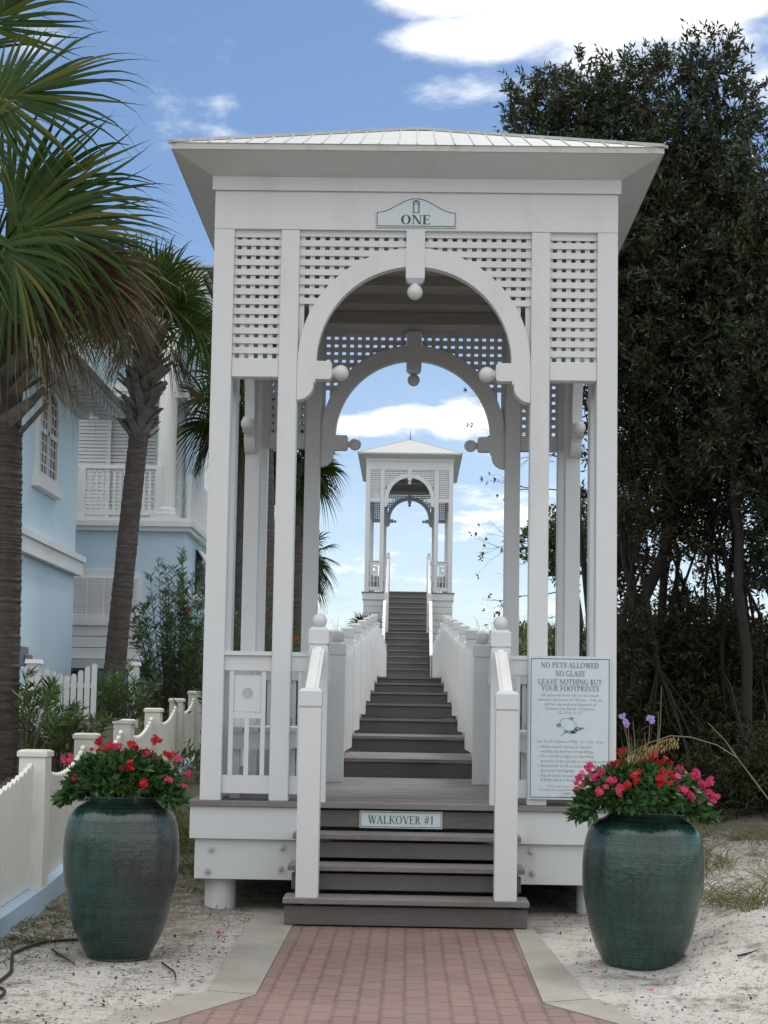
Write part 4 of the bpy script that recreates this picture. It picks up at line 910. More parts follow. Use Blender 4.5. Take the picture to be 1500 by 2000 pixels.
def palm_trunk(pts,r0,r1,parent,seed=0,mat='palm_bark'):
    m=MB(); n=170; P=[Vector(p) for p in pts]; out=[];rad=[]; g=random.Random(seed); rv=0
    for i in range(n+1):
        t=i/n*(len(P)-1); k=min(int(t),len(P)-2); out.append(P[k].lerp(P[k+1],t-k)); rad.append((r0+(r1-r0)*i/n)*(1+(.03 if g.random()<.35 else 0)+g.uniform(-.025,.025)))
    m.tube(out,rad,20); return m.build('trunk',mat,parent)
def boots(c0,c1,r,n,parent,mat,seed,Lm=.38):
    g=random.Random(seed); m=MB()
    for i in range(n):
        t=i/n; c=Vector(c0).lerp(Vector(c1),t); a=i*2.4+g.random()*.4; out=Vector((math.cos(a),math.sin(a),0)); tan=Vector((-out.y,out.x,0))
        tilt=g.uniform(.25,.6); d=(Vector((0,0,1))*.7+out*tilt*1.5+tan*g.uniform(-.9,.9)).normalized(); L=Lm*g.uniform(.6,1.15); b=c+out*r*.8; w0,w1=.075,.045
        nn=d.cross(tan).normalized(); sd=d.cross(nn).normalized(); e=b+d*L
        vs=[b-sd*w0,b+sd*w0,b+sd*w0+out*.02,b-sd*w0+out*.02,e-sd*w1,e+sd*w1,e+sd*w1*.8+out*.018,e-sd*w1*.8+out*.022]
        m.add(vs,[(0,3,2,1),(4,5,6,7),(0,1,5,4),(1,2,6,5),(2,3,7,6),(3,0,4,7)])
    return m.build('boots',mat,parent)
def palm(label,base,top,r,L,nf,seed,mat='palm_leaf',dead=8,nb=30,boot=(1.0,40),bm='boot_grey',elmin=-35,skip=None,group='cabbage palms on the left',pet=.7,droop=.25):
    g=random.Random(seed); root=thing('palm_tree',label,'palm tree',base,group); B=Vector(base); T=Vector(top)
    palm_trunk([B-Vector((0,0,.2)),B.lerp(T,.5)+Vector((g.uniform(-.04,.04),0,0)),T],r*1.08,r*.92,root,seed)
    if boot: boots(T-(T-B).normalized()*boot[0],T,r*.9,boot[1],root,bm,seed)
    for i in range(nf):
        t=i/max(1,nf-1); el=R(85-(85-elmin)*t**.8); az=i*2.39996+g.uniform(-.2,.2)
        d=Vector((math.cos(az)*math.cos(el),math.sin(az)*math.cos(el),math.sin(el))); 
        if skip and skip(d): continue
        pl=pet*g.uniform(.8,1.15); hub=T+d*pl-Vector((0,0,.12*pl)); ax=(d-Vector((0,0,.35*(1-math.sin(el))))).normalized()
        tan=Vector((-math.sin(az),math.cos(az),0)); up=ax.cross(tan); ro=g.uniform(-1.2,1.2); lat=tan*math.cos(ro)+up*math.sin(ro)
        frond(hub,ax,lat,L*g.uniform(.85,1.1),R(g.uniform(85,115)),nb,droop+.35*t,root,mat,'frond',T,seed*100+i)
    for i in range(dead):
        az=i*2.39996*1.3+g.random(); d=Vector((math.cos(az)*.55,math.sin(az)*.55,-.75)).normalized(); hub=T+Vector((math.cos(az),math.sin(az),0))*.35-Vector((0,0,.15))
        frond(hub,d,Vector((-math.sin(az),math.cos(az),.2)),L*g.uniform(.7,.9),R(45),nb//2,.5,root,'palm_dead','dead_frond',T,seed*100+70+i,wmax=.022)
    return root
# near palm, trunk at the left picture edge
YA=13.0; bA=Vector((W(0,1400,YA).x,YA,.65)); tA=W(-25,560,YA)
pa=thing('palm_tree','big near palm at the left edge with yellowing fans and hanging dead fronds','palm tree',tuple(bA),'cabbage palms on the left')
palm_trunk([bA-Vector((0,0,.2)),W(2,1100,YA),W(5,830,YA)],.175,.165,pa,1)
m=MB(); m.tube([W(5,835,YA),W(0,700,YA),tA+Vector((0,0,.1))],[.16,.2,.17],14); m.build('trunk_top','boot_dark',pa)
boots(W(4,850,YA),W(-10,640,YA),.15,34,pa,'boot_grey',3,.42)
hubs=[((-25,200),(1,-.05,.28),1.22,85,34,.08,0,0),((15,415),(1,.05,.14),1.24,95,44,.08,0,2),((10,400),(.95,-.3,.30),1.25,70,30,.12,0,3),((35,440),(.95,-.1,-.12),1.22,70,34,.20,0,4),
      ((10,470),(.4,-.5,-.8),1.2,70,28,.3,0,5),((-10,60),(.35,0,1),1.1,80,28,.08,0,7),((-60,100),(.1,.3,1),1.1,80,24,.1,0,8),((-70,430),(-.2,-.4,-.9),1.2,75,26,.2,0,9),((-60,300),(.5,-.8,.2),1.1,90,28,.2,0,10)]
for (px,py),ax,L,sp,nb,dr,_,i in hubs:
    yy=YA+[-.4,.3,-.3,.2,-.5,-.6,.1,0,.4,-.5,-.8][i]; h=W(px,py,yy); ax=Vector(ax).normalized(); lat=Vector((0,1,0)).cross(ax)*.95+Vector((0,.3 if i%2 else -.25,0))
    frond(h,ax,lat,L,R(sp),nb,dr,pa,'palm_leaf','frond',tA+Vector((0,0,.15)),200+i,.044,.1)
for i,(px,py,ax,L) in enumerate([(170,500,(1,-.3,-.30),.85),(160,520,(.9,-.4,-.6),.85),(190,520,(.8,-.2,-.9),.8),(120,500,(.8,-.5,-.8),.95),(60,500,(.9,-.2,-.55),1.15),(110,520,(1,.1,-.5),1.05),(30,520,(.3,-.5,-1),1.1),(90,540,(.6,-.2,-1),1.0),(-10,540,(-.1,-.4,-1),1.0),(130,510,(1,.0,-.25),1.0),(60,560,(.35,.3,-1),1.0),(150,540,(.9,.0,-.5),.8),(0,560,(.2,.4,-1),.9),(40,530,(.6,-.5,-.8),1.1)]):
    h=W(px,py,YA-.2+.1*(i%5)); ax=Vector(ax).normalized(); frond(h,ax,Vector((0,1,0)).cross(ax)+Vector((0,.35,0)),L*.86,R(42),30,.3,pa,'palm_dead','dead_frond',tA,300+i,.022,.05)
# flower stalk tangle in the crown
g=random.Random(4); m=MB()
for i in range(70):
    a=W(g.uniform(-40,30),g.uniform(120,420),YA+g.uniform(-.3,.3)); b=a+Vector((g.uniform(-.1,.35),g.uniform(-.2,.2),g.uniform(-.25,.15))); c=b+Vector((g.uniform(-.05,.2),0,-g.uniform(.0,.2))); m.tube([a,b,c],[.006,.004,.002],4)
m.build('seed_stalks','palm_dead',pa)
# second palm
bB=W(212,1345,22.9); tB=W(292,655,22.9)
palm('slender leaning palm with a collar of leaf boots before the blue house',(bB.x,22.9,1.0),tB,.150,1.0,30,11,'palm_far',5,28,(1.6,130),'boot_grey',4,pet=.66)
pc=W(470,800,29); palm('dark palm whose fans show between near palm and the tower, trunk behind left posts',(W(467,1250,29).x,29,1.6),pc,.13,.95,26,12,'palm_far',4,26,(.9,30),'boot_dark',-45,pet=.62)
pc=W(515,700,27); palm('tall brown trunked palm seen through the left tower posts',(W(530,1250,27).x,27,1.5),pc,.16,.85,22,13,'palm_far',4,26,(.6,20),'boot_dark',-30,pet=.5)
pc=W(583,905,30); palm('palm with pale shaggy boots behind the left inner tower post',(W(578,1260,30).x,30,2.0),pc,.17,.62,24,14,'palm_far',3,26,(1.6,60),'boot_grey',-45,pet=.38)
pc=W(592,1090,36); palm('low palm crown showing left of the boardwalk against the sky',(W(585,1230,36).x,36,2.4),pc,.15,.60,30,15,'palm_far',3,26,(.5,12),'boot_grey',-60,pet=.42)
# small spiky palmettos on the dune
for i,(px,py,Y) in enumerate([(712,1208,42),(410,960,33)]):
    if i: continue
    c=W(px,py,Y); r=thing('palmetto','small spiky palmetto beside the distant tower base','palmetto',(c.x,Y,float(tz(c.x,Y))))
    for k in range(9):
        az=k*.75; d=Vector((math.cos(az),math.sin(az)*.6,random.uniform(.2,1.1))).normalized(); frond(c-Vector((0,0,.25)),d,d.cross(Vector((0,1,.2))),.55,R(60),14,.2,r,'palm_far','frond',None,500+k,.028)
    m=MB(); m.tube([c-Vector((0,0,.2)),(c.x,Y,float(tz(c.x,Y)))],.06,8); m.build('trunk','bark_dark',r)
# ------------------------------------------------------------------ shrubs
def shrub(label,cx,cy,rx,ry,h,ns,seed,name='oleander_shrub',mat='oleander_leaf',LL=(.10,.16),WW=(.016,.024),z0=None,lpn=46,low=.25,cat_='shrub',group=None,blooms=()):
    g=np.random.default_rng(seed); zb=float(tz(cx,cy)) if z0 is None else z0; root=thing(name,label,cat_,(cx,cy,zb),group); m=MB(); P=[];D=[]
    for i in range(ns):
        a=g.uniform(0,2*PI); q=g.random()**.5; tip=np.array([cx+math.cos(a)*rx*q,cy+math.sin(a)*ry*q,zb+h*(1-.35*q*q)*g.uniform(.62,1.05)]); b=np.array([cx+math.cos(a)*rx*.15,cy+math.sin(a)*ry*.15,zb-.05]); mid=(tip+b)/2+np.array([math.cos(a)*rx*.06,0,.08*h])
        ts=np.linspace(0,1,7)[:,None]; c=(1-ts)**2*b+2*ts*(1-ts)*mid+ts**2*tip; m.tube([tuple(x) for x in c],list(np.linspace(.011,.003,7)),4)
        n=lpn; t=1-(g.random(n)**1.6)*(1-low); tt=t[:,None]; pp=(1-tt)**2*b+2*tt*(1-tt)*mid+tt**2*tip; ax=unit(2*(1-tt)*(mid-b)+2*tt*(tip-mid)); rd=unit(g.normal(size=(n,3))); rd-=ax*(rd*ax).sum(1,keepdims=True); rd=unit(rd); P.append(pp); D.append(ax*.75+rd+g.normal(scale=.1,size=(n,3)))
    m.build('stems','twig',root); P=np.concatenate(P); D=np.concatenate(D); n=len(P); V,F=leafgeo(P,D,g.uniform(*LL,n),g.uniform(*WW,n),.15); npmesh('leaves',V,F,mat,root)
    for px,py,Y in blooms:
        vs=[];fs=[]
        for k in range(4):
            v,f=blossom(W(px,py,Y)+Vector((random.gauss(0,.02),0,random.gauss(0,.02))),.02,(random.gauss(0,.4),-1,.3),None,None); b=len(vs); vs+=v; fs+=[tuple(b+i for i in q_) for q_ in f]
        mm=MB(); mm.add(vs,fs); mm.build('blossom','red_petal',root)
    return root
og='oleanders in the yard behind the fence'
def sx(px,Y,py=1400): return W(px,py,Y).x
shrub('tallest dense green oleander with a red flower, left of the tower',sx(345,24.5),24.5,.85,.8,3.0,70,21,group=og,lpn=80,low=.15,blooms=[(368,1196,23.9)])
shrub('low dense oleander mass at the foot of the tallest oleander',sx(370,25),25.5,1.0,.6,1.7,60,22,group=og,lpn=60,low=.1)
shrub('medium open oleander around the foot of the second palm',sx(240,19.5),19.5,.50,.5,.86,26,23,group=og,lpn=42,low=.3)
shrub('sparse leggy oleander with bare stems beside the near palm trunk',sx(30,12.8),12.8,.50,.5,.98,16,24,group=og,lpn=34,low=.62)
shrub('bushy oleander behind the first fence post',sx(122,14.6),14.6,.50,.5,.62,26,25,group=og,lpn=44,low=.3)
shrub('upright thin oleander sprig before the garden gate',sx(98,14.5),14.5,.10,.12,.98,3,26,group=og,lpn=34,low=.75)
shrub('oleander seen low between the left tower posts, red flowers',sx(520,22),22.5,.9,.8,2.75,54,27,group=og,lpn=60,low=.1,blooms=[(518,1192,21.6),(575,1250,21.6)])
shrub('leafy oleander right behind the left tower corner posts',sx(455,21),21,.55,.5,1.9,34,28,group=og,lpn=60,low=.1)
# ------------------------------------------------------------------ right hand trees
def tree(label,trunks,clumps,seed,nl,LL,WW,mat='myrtle_leaf',name='evergreen_tree',group='dark trees right of the tower',rmax=.085):
    """trunks: list of point lists; clumps: (x,y,z,rx,ry,rz,density)"""
    g=np.random.default_rng(seed); b=trunks[0][0]; root=thing(name,label,'tree',tuple(b),group); m=MB(); TP=[]
    for tr in trunks:
        pts=[];P=[Vector(p) for p in tr]; n=10
        for i in range(n+1):
            t=i/n*(len(P)-1); k=min(int(t),len(P)-2); pts.append(P[k].lerp(P[k+1],t-k)+Vector(g.normal(scale=.025,size=3)))
        r0=rmax*g.uniform(.6,1.); m.tube(pts,list(np.linspace(r0,r0*.35,n+1)),8); TP+=pts[2:]
    TPa=np.array([tuple(p) for p in TP]); Ps=[];Ds=[]; tot=sum(c[3]*c[4]*c[5]*c[6] for c in clumps)
    for (x,y,z,rx,ry,rz,dn) in clumps:
        C=np.array([x,y,z]); k=int(nl*rx*ry*rz*dn/tot); 
        nt=max(5,int(k/26)); d=unit(g.normal(size=(nt,3))); rad=(g.random(nt)**(1/2.4))[:,None]*g.uniform(.9,1.14,(nt,1)); T=C+d*rad*np.array([rx,ry,rz])
        # limbs from nearest trunk point to clump centre, then branchlets
        j=np.argmin(((TPa-C)**2).sum(1)+np.maximum(0,TPa[:,2]-z+.2)*4); s0=TPa[j]; mid=(s0+C)/2+g.normal(scale=.12,size=3); m.tube([tuple(s0),tuple(mid),tuple(C)],[rmax*.28,rmax*.2,.008],5)
        for q in T[::max(1,nt//(14))]:
            md=(C+q)/2+g.normal(scale=.06,size=3); m.tube([tuple(C),tuple(md),tuple(q)],[.009,.006,.003],4)
        per=26; tw=unit(d*.7+g.normal(scale=.45,size=(nt,3))+np.array([0,0,.45])); s=g.random((nt,per))
        P=(T[:,None,:]+tw[:,None,:]*(s[...,None]*.20-.04)+g.normal(scale=.022,size=(nt,per,3))).reshape(-1,3)
        D=(tw[:,None,:]*.8+unit(g.normal(size=(nt,per,3)))).reshape(-1,3); Ps.append(P);Ds.append(D)
    P=np.concatenate(Ps);D=np.concatenate(Ds); n=len(P)
    m.build('trunk','bark_dark',root); V,F=leafgeo(P,D,g.uniform(*LL,n),g.uniform(*WW,n),.15); npmesh('crown',V,F,mat,root); return root
def C(px,py,Y,r,dn=1.,ry=None,rz=None): p=W(px,py,Y); return (p.x,p.y,p.z,r,ry or r,rz or r,dn)
YT=15.2
tr1=[[(sx(1250,YT),YT,.6),W(1240,1200,YT),W(1215,1000,YT),W(1190,820,YT+.1),W(1180,500,YT),W(1150,250,YT)],
     [(sx(1262,YT),YT,.6),W(1265,1180,YT),W(1330,980,YT),W(1370,700,YT),W(1350,400,YT),W(1400,200,YT)],
     [(sx(1300,YT),YT+.2,.6),W(1290,1200,YT+.2),W(1300,900,YT+.2),W(1290,600,YT+.2),W(1280,300,YT+.2)]]
cl=[C(1060,230,YT,.42),C(1150,190,YT,.42),C(1235,200,YT,.45),C(1330,150,YT,.36),C(1400,140,YT,.36),C(1445,230,YT,.36,.8),C(1120,290,YT,.55),C(1030,205,YT,.28,.8),C(1250,310,YT,.6),C(1360,290,YT,.6),C(1440,350,YT,.5),
    C(1230,440,YT,.65),C(1340,440,YT,.7),C(1430,480,YT,.6),C(1260,580,YT,.7),C(1370,600,YT,.7),C(1470,620,YT,.6),C(1250,730,YT,.65),C(1350,760,YT,.65),C(1450,760,YT,.65),C(1270,860,YT,.5,.8),C(1400,880,YT,.5,.8),C(1230,930,YT,.35,.6),C(1340,950,YT,.35,.6),C(1200,560,YT+.3,.45),C(1180,700,YT+.5,.5),C(1150,830,YT+.6,.35,.5)]
tree('tallest dark evergreen tree rising directly right of the near tower roof',tr1,cl,31,115000,(.055,.10),(.018,.030))
YU=14.4
tr2=[[(sx(1455,YU),YU,.7),W(1450,1200,YU),W(1430,950,YU),W(1450,700,YU),W(1500,500,YU)],[(sx(1520,YU),YU,.7),W(1540,1000,YU),W(1560,600,YU),W(1560,330,YU)]]
cl=[C(1490,500,YU,.45),C(1510,350,YU,.40,.8),C(1560,600,YU,.6),C(1560,450,YU,.5),C(1470,700,YU,.5),C(1540,800,YU,.6),C(1450,850,YU,.5,.9),C(1500,930,YU,.5,.8),C(1600,700,YU,.7),C(1620,950,YU,.7),C(1580,1080,YU,.5,.7)]
tree('dark evergreen tree cut by the right picture edge',tr2,cl,32,52000,(.055,.10),(.018,.030),rmax=.06)
# thicket underneath
g0=np.random.default_rng(77); YV=15.8
trs=[];cl=[]
for k in range(26):
    px=1195+k*15+g0.uniform(-8,8); yy=YV+g0.uniform(-1.,1.2); w=lambda: g0.uniform(-26,26)
    trs.append([(sx(px,yy),yy,.7),W(px+w(),1250,yy),W(px+w()*1.5,1080,yy),W(px+w()*2,930,yy),W(px+w()*2.4,800,yy)])
for k in range(88):
    cl.append(C(g0.uniform(1170,1540),g0.uniform(860,1290),YV+g0.uniform(-1.2,1.),g0.uniform(.12,.26),1.6))
for k in range(26):
    cl.append(C(g0.uniform(1200,1540),g0.uniform(1270,1400),YV+g0.uniform(-.8,.8),g0.uniform(.25,.40),1.3))
for k in range(22):
    cl.append(C(g0.uniform(1215,1540),g0.uniform(1400,1530),YV+g0.uniform(-1.2,.4),g0.uniform(.3,.45),1.2))
for k in range(16):
    cl.append(C(g0.uniform(1360,1560),g0.uniform(1490,1585),g0.uniform(13.4,14.1),g0.uniform(.2,.34),1.1))
tree('dense dark thicket of thin stemmed shrubs below the right trees',trs,cl,33,135000,(.045,.085),(.016,.026),'dark_leaf','thicket',rmax=.032)
YX=18.5
cl=[C(1125+k*42,1400+25*(k%2),YX,.7,1.2) for k in range(12)]+[C(1160+k*40,1300+15*(k%3),YX,.55,.9) for k in range(11)]
tree('low dark hedge mass behind the right trees',[[(sx(1300,YX),YX,1.2),W(1300,1300,YX),W(1310,1250,YX)],[(sx(1450,YX),YX,1.2),W(1450,1300,YX),W(1450,1250,YX)]],cl,34,42000,(.06,.10),(.02,.035),'dark_leaf','hedge',rmax=.04)
# rounded bush against the sky and bare branches seen through the tower
YB=24.
tree('rounded olive bush behind the right posts against the sky',[[(sx(1110,YB),YB,2.),W(1105,1150,YB),W(1070,1080,YB)],[(sx(1130,YB),YB,2.),W(1130,1150,YB),W(1110,1060,YB)]],[C(1045,1065,YB,.33),C(1080,1050,YB,.38),C(1110,1080,YB,.45),C(1065,1100,YB,.28),C(1140,1030,YB,.5),C(1090,1130,YB,.25,.6)],35,9000,(.05,.09),(.025,.04),'dune_leaf','bush')
br=thing('bare_branches','thin bare twigs with few leaves reaching across the sky behind the right posts','branches',(sx(1160,17.),17,.9),'dark trees right of the tower'); m=MB(); g=random.Random(8); P=[];D=[]
def twig(p,d,L,r,dep):
    q=p+d*L*.5+Vector((g.gauss(0,.02),g.gauss(0,.02),g.gauss(0,.03)))*L; e=q+(d+Vector((g.gauss(0,.15),0,g.gauss(0,.2)))).normalized()*L*.5; m.tube([p,q,e],[r,r*.75,r*.5],4)
    if dep>0:
        for k in range(g.choice((2,2,3))): twig(q.lerp(e,g.random()),(d+Vector((g.gauss(-.1,.3),g.gauss(0,.4),g.gauss(-.05,.55)))).normalized(),L*g.uniform(.4,.65),r*.5,dep-1)
    elif g.random()<.25:
        for k in range(3): P.append(tuple(e)); D.append((g.gauss(-.5,.5),g.gauss(0,.5),g.gauss(0,.7)))
for (px,py),(dx,dz),L in (((1130,900),(-1,.15),1.0),((1130,960),(-1,.05),1.15),((1120,1060),(-1,-.05),.9),((1120,1100),(-1,.1),1.1),((1100,880),(-1,.45),1.0),((1120,1150),(-1,-.1),1.),((1110,830),(-.9,.3),.8)): twig(W(px,py,17.),Vector((dx,0,dz)).normalized(),L*.68,.010,4)
m.tube([(sx(1160,17.),17,.9),W(1150,1200,17),W(1130,1000,17),W(1110,820,17)],[.05,.04,.03,.012],7); m.build('twigs','bark_dark',br); V,F=leafgeo(np.array(P),np.array(D),.05,.022,.15); npmesh('leaves',V,F,'dark_leaf',br)
# ------------------------------------------------------------------ ground cover and litter
g=np.random.default_rng(12)
def scatter(n,x0,x1,y0,y1): x=g.uniform(x0,x1,n); y=g.uniform(y0,y1,n); return x,y
# grass tufts
def tufts(name,label,spots,mat,per,L,W_,spread=.05):
    P=[];D=[];LL=[]
    for x,y,s in spots:
        z=float(tz(x,y)); n=int(per*s); p=np.column_stack([x+g.normal(scale=spread*s,size=n),y+g.normal(scale=spread*s,size=n),np.full(n,z-.01)]); d=g.normal(scale=.55,size=(n,3)); d[:,2]=np.abs(d[:,2])+.5; P.append(p);D.append(d);LL.append(g.uniform(.5,1.2,n)*L*s)
    P=np.concatenate(P);D=unit(np.concatenate(D));LL=np.concatenate(LL); n=len(P); K=4; s=np.linspace(0,1,K); bend=unit(np.column_stack([D[:,0],D[:,1],np.zeros(n)]))
    c=P[:,None,:]+D[:,None,:]*(s[None,:,None]*LL[:,None,None])+bend[:,None,:]*(s**2)[None,:,None]*LL[:,None,None]*.5; c[...,2]-=(s**2.5)[None,:]*LL[:,None]*.35
    sd=unit(np.cross(D,g.normal(size=(n,3))))[:,None,:]*W_*np.array([1,.9,.6,.08])[None,:,None]/2; V=np.stack([c-sd,c+sd],2).reshape(-1,3); F=[]
    b=(np.arange(n)*K*2)[:,None]; F=np.concatenate([b+np.array([[2*k,2*k+1,2*k+3,2*k+2]]) for k in range(K-1)],0)
    o=npmesh(name,V,F,mat); tag(o,label,'grass',None,'stuff'); return o
sp=[(g.uniform(1.75,3.1),g.uniform(9.2,10.6),g.uniform(.6,1.3)) for _ in range(38)]+[(g.uniform(1.9,4.5),g.uniform(10.6,14),g.uniform(.5,1.1)) for _ in range(40)]
tufts('dry_grass','dry tangled grass on the sand right of the right urn','x' and sp,'grass_blade',34,.26,.006,.07)
sp=[(-2.6+g.uniform(.05,.6)*(1),g.uniform(8.2,10.8),g.uniform(.25,.55)) for _ in range(170)]+[(g.uniform(-2.5,-1.5),g.uniform(10.8,15),g.uniform(.3,.9)) for _ in range(60)]
tufts('green_grass','thin green grass along the curb of the left fence',sp,'dune_leaf',16,.16,.006,.06)
sp=[(g.uniform(-2.8,-1.6),g.uniform(12,17),g.uniform(.8,1.5)) for _ in range(40)]
tufts('tall_grass','taller grass between the picket fence and the near tower',sp,'dune_leaf',26,.42,.008,.08)
# dune vegetation
n=900; xs_=np.concatenate([g.uniform(-6,-1.5,n),g.uniform(1.5,9,n)]); ys_=g.uniform(20,44,2*n); keep=g.random(2*n)<.8; xs_,ys_=xs_[keep],ys_[keep]; P=[];D=[]
for x,y in zip(xs_,ys_):
    k=26; z=float(tz(x,y)); h=g.uniform(.15,.45); p=np.column_stack([x+g.normal(scale=.2,size=k),y+g.normal(scale=.2,size=k),z+g.random(k)*h]); P.append(p); d=g.normal(size=(k,3)); d[:,2]=np.abs(d[:,2])+.4; D.append(d)
P=np.concatenate(P);D=np.concatenate(D); V,F=leafgeo(P,D,g.uniform(.08,.2,len(P)),g.uniform(.02,.05,len(P)),.1); o=npmesh('dune_plants',V,F,'dune_leaf'); tag(o,'low green plants covering the dunes beside the boardwalk','ground cover',None,'stuff')
sp=[(s*g.uniform(.9,3.5),g.uniform(38,47),g.uniform(1.,2.2)) for s in(-1,1) for _ in range(30)]; tufts('sea_oats','sparse sea oats on the dune crest below the distant tower',sp,'grass_blade',7,.8,.012,.2)
# leaf litter on the sand
def flakes(name,label,pts,L,mat,w=.5):
    n=len(pts[0]); x,y=pts; P=np.column_stack([x,y,tz(x,y)+.012]); D=g.normal(size=(n,3)); D[:,2]*=.25; N=np.tile([0,0,1.],(n,1))+g.normal(scale=.25,size=(n,3)); ll=np.minimum(L*np.exp(g.normal(scale=.5,size=n))*.7,L*1.35); V,F=leafgeo(P,D,ll,ll*g.uniform(w*.5,w,n),.1,N); o=npmesh(name,V,F,mat); tag(o,label,'litter',None,'stuff'); return o
xa,ya_=scatter(3600,-2.5,-1.0,6.5,11); xb,yb_=scatter(12000,.95,4.5,6.5,15); xc,yc_=scatter(500,-.8,.8,6.2,9.8); xd,yd_=scatter(1300,-2.5,2.5,9.8,14)
kb=(g.random(len(xb))<np.interp(yb_,[6.5,9,15],[.45,.7,1])); xb,yb_=xb[kb],yb_[kb]
flakes('leaf_litter','small dead leaves and bits scattered over the pale sand',(np.concatenate([xa,xb,xd]),np.concatenate([ya_,yb_,yd_])),.020,'litter',.8)
P=np.column_stack([xc,yc_,np.full(len(xc),.014)])[:120]; D=g.normal(size=(120,3)); D[:,2]=0; V,F=leafgeo(P,D,g.uniform(.006,.018,120),.006,.1,np.tile([0,0,1.],(120,1))); o=npmesh('path_debris',V,F,'litter'); tag(o,'tiny bits of debris on the brick walk','litter',None,'stuff')
xp,yp=scatter(26,.95,2.6,7.0,9.2); xq,yq=scatter(22,-1.7,-.95,7.6,10)
flakes('fallen_petals','fallen red and pink petals on the sand beside the walk',(np.concatenate([xp,xq]),np.concatenate([yp,yq])),.035,'pink_petal',.9)
# pebbles / shells
m=MB(); gg=random.Random(3)
for i in range(260):
    x=gg.uniform(.95,3.2); y=gg.uniform(6.7,9.3)
    if i%4==0: x=gg.uniform(-2.4,-1.05)
    r=gg.uniform(.004,.011); m.ball((x,y,float(tz(x,y))+r*.4),r,6,4,.6)
o=m.build('pebbles','grey_box',smooth=True); tag(o,'tiny grey pebbles and shell bits lying on the sand','pebbles',None,'stuff')
# fallen twigs
for i,(a,b,lb) in enumerate([((-1.30,8.35),(-1.15,7.85),'thin dark twig on the sand right of the left urn'),((-1.95,8.6),(-1.72,8.15),'short dark twig touching the base of the left urn'),((1.75,8.25),(2.6,8.75),'long thin dark twig on the sand right of the right urn')]):
    mx=((a[0]+b[0])/2+.03,(a[1]+b[1])/2); m=MB(); m.tube([(x,y,float(tz(x,y))+.015) for x,y in (a,mx,b)],[.006,.005,.003],5); o=m.build('fallen_twig','bark_dark'); tag(o,lb,'twig','fallen twigs on the sand')
# garden hose / cable
m=MB(); pts=[(-2.45,6.2),(-2.05,7.0),(-1.98,7.55),(-2.02,8.0),(-2.12,8.4),(-2.05,8.9),(-1.85,9.2)]; P=[]
for i in range(len(pts)-1):
    for k in range(5): t=k/5; P.append((pts[i][0]+(pts[i+1][0]-pts[i][0])*t,pts[i][1]+(pts[i+1][1]-pts[i][1])*t))
m.tube([(x,y,float(tz(x,y))+.012) for x,y in P],.009,8); o=m.build('black_hose','hose_black',smooth=True); tag(o,'black garden hose lying on the sand left of the left urn','hose')
m=MB(); m.tube([(-1.93+.16*math.cos(a)-.1,7.25+.25*math.sin(a),float(tz(-1.9,7.3))+.012) for a in np.linspace(-1.4,2.6,20)],.007,8); o=m.build('black_cable','hose_black',smooth=True); tag(o,'loop of black cable at the lower left edge of the sand','cable')
# ------------------------------------------------------------------ light and sky
SUNEL=R(58); SUNAZ=R(28)   # azimuth to the right of straight ahead
sd=Vector((math.sin(SUNAZ)*math.cos(SUNEL),math.cos(SUNAZ)*math.cos(SUNEL),math.sin(SUNEL)))
L=bpy.data.lights.new('sun','SUN'); L.energy=1.45; L.angle=R(12); L.color=(1,.96,.90); lo=bpy.data.objects.new('sun',L); COL.objects.link(lo); lo.rotation_euler=(-sd).to_track_quat('-Z','Y').to_euler(); lo.location=(0,0,30)
w=bpy.data.worlds.new('World'); S.world=w; w.use_nodes=True; nt=w.node_tree; N=nt.nodes; K=nt.links; bg=N['Background']; bg.inputs[1].default_value=.115
sk=N.new('ShaderNodeTexSky'); sk.sky_type='NISHITA'; sk.sun_disc=False; sk.sun_elevation=SUNEL; sk.sun_rotation=SUNAZ; sk.air_density=1.0; sk.dust_density=.2; sk.ozone_density=4.0; sk.altitude=0
tc=N.new('ShaderNodeTexCoord'); D0=tc.outputs['Generated']
def wn_(t,**k):
    n=N.new(t)
    for a,v in k.items(): setattr(n,a,v)
    return n
def wm(op,a,b=0.,clamp=False):
    n=wn_('ShaderNodeMath',operation=op); n.use_clamp=clamp
    for i,v in enumerate((a,b)):
        if isinstance(v,bpy.types.NodeSocket): K.new(v,n.inputs[i])
        else: n.inputs[i].default_value=v
    return n.outputs[0]
sp_=wn_('ShaderNodeSeparateXYZ'); K.new(D0,sp_.inputs[0]); iz=wm('DIVIDE',1.,wm('ADD',wm('MAXIMUM',sp_.outputs[2],0.),.16))
pv=wn_('ShaderNodeVectorMath',operation='SCALE'); K.new(D0,pv.inputs[0]); K.new(iz,pv.inputs['Scale'])
def wnoise(sc,det,ro,loc=(0,0,0),stretch=(1,1,1)):
    mp=wn_('ShaderNodeMapping'); K.new(pv.outputs[0],mp.inputs[0]); mp.inputs['Scale'].default_value=stretch; mp.inputs['Location'].default_value=loc
    n=wn_('ShaderNodeTexNoise'); K.new(mp.outputs[0],n.inputs[0]); n.inputs['Scale'].default_value=sc; n.inputs['Detail'].default_value=det; n.inputs['Roughness'].default_value=ro; n.inputs['Distortion'].default_value=.15; return n.outputs[0]
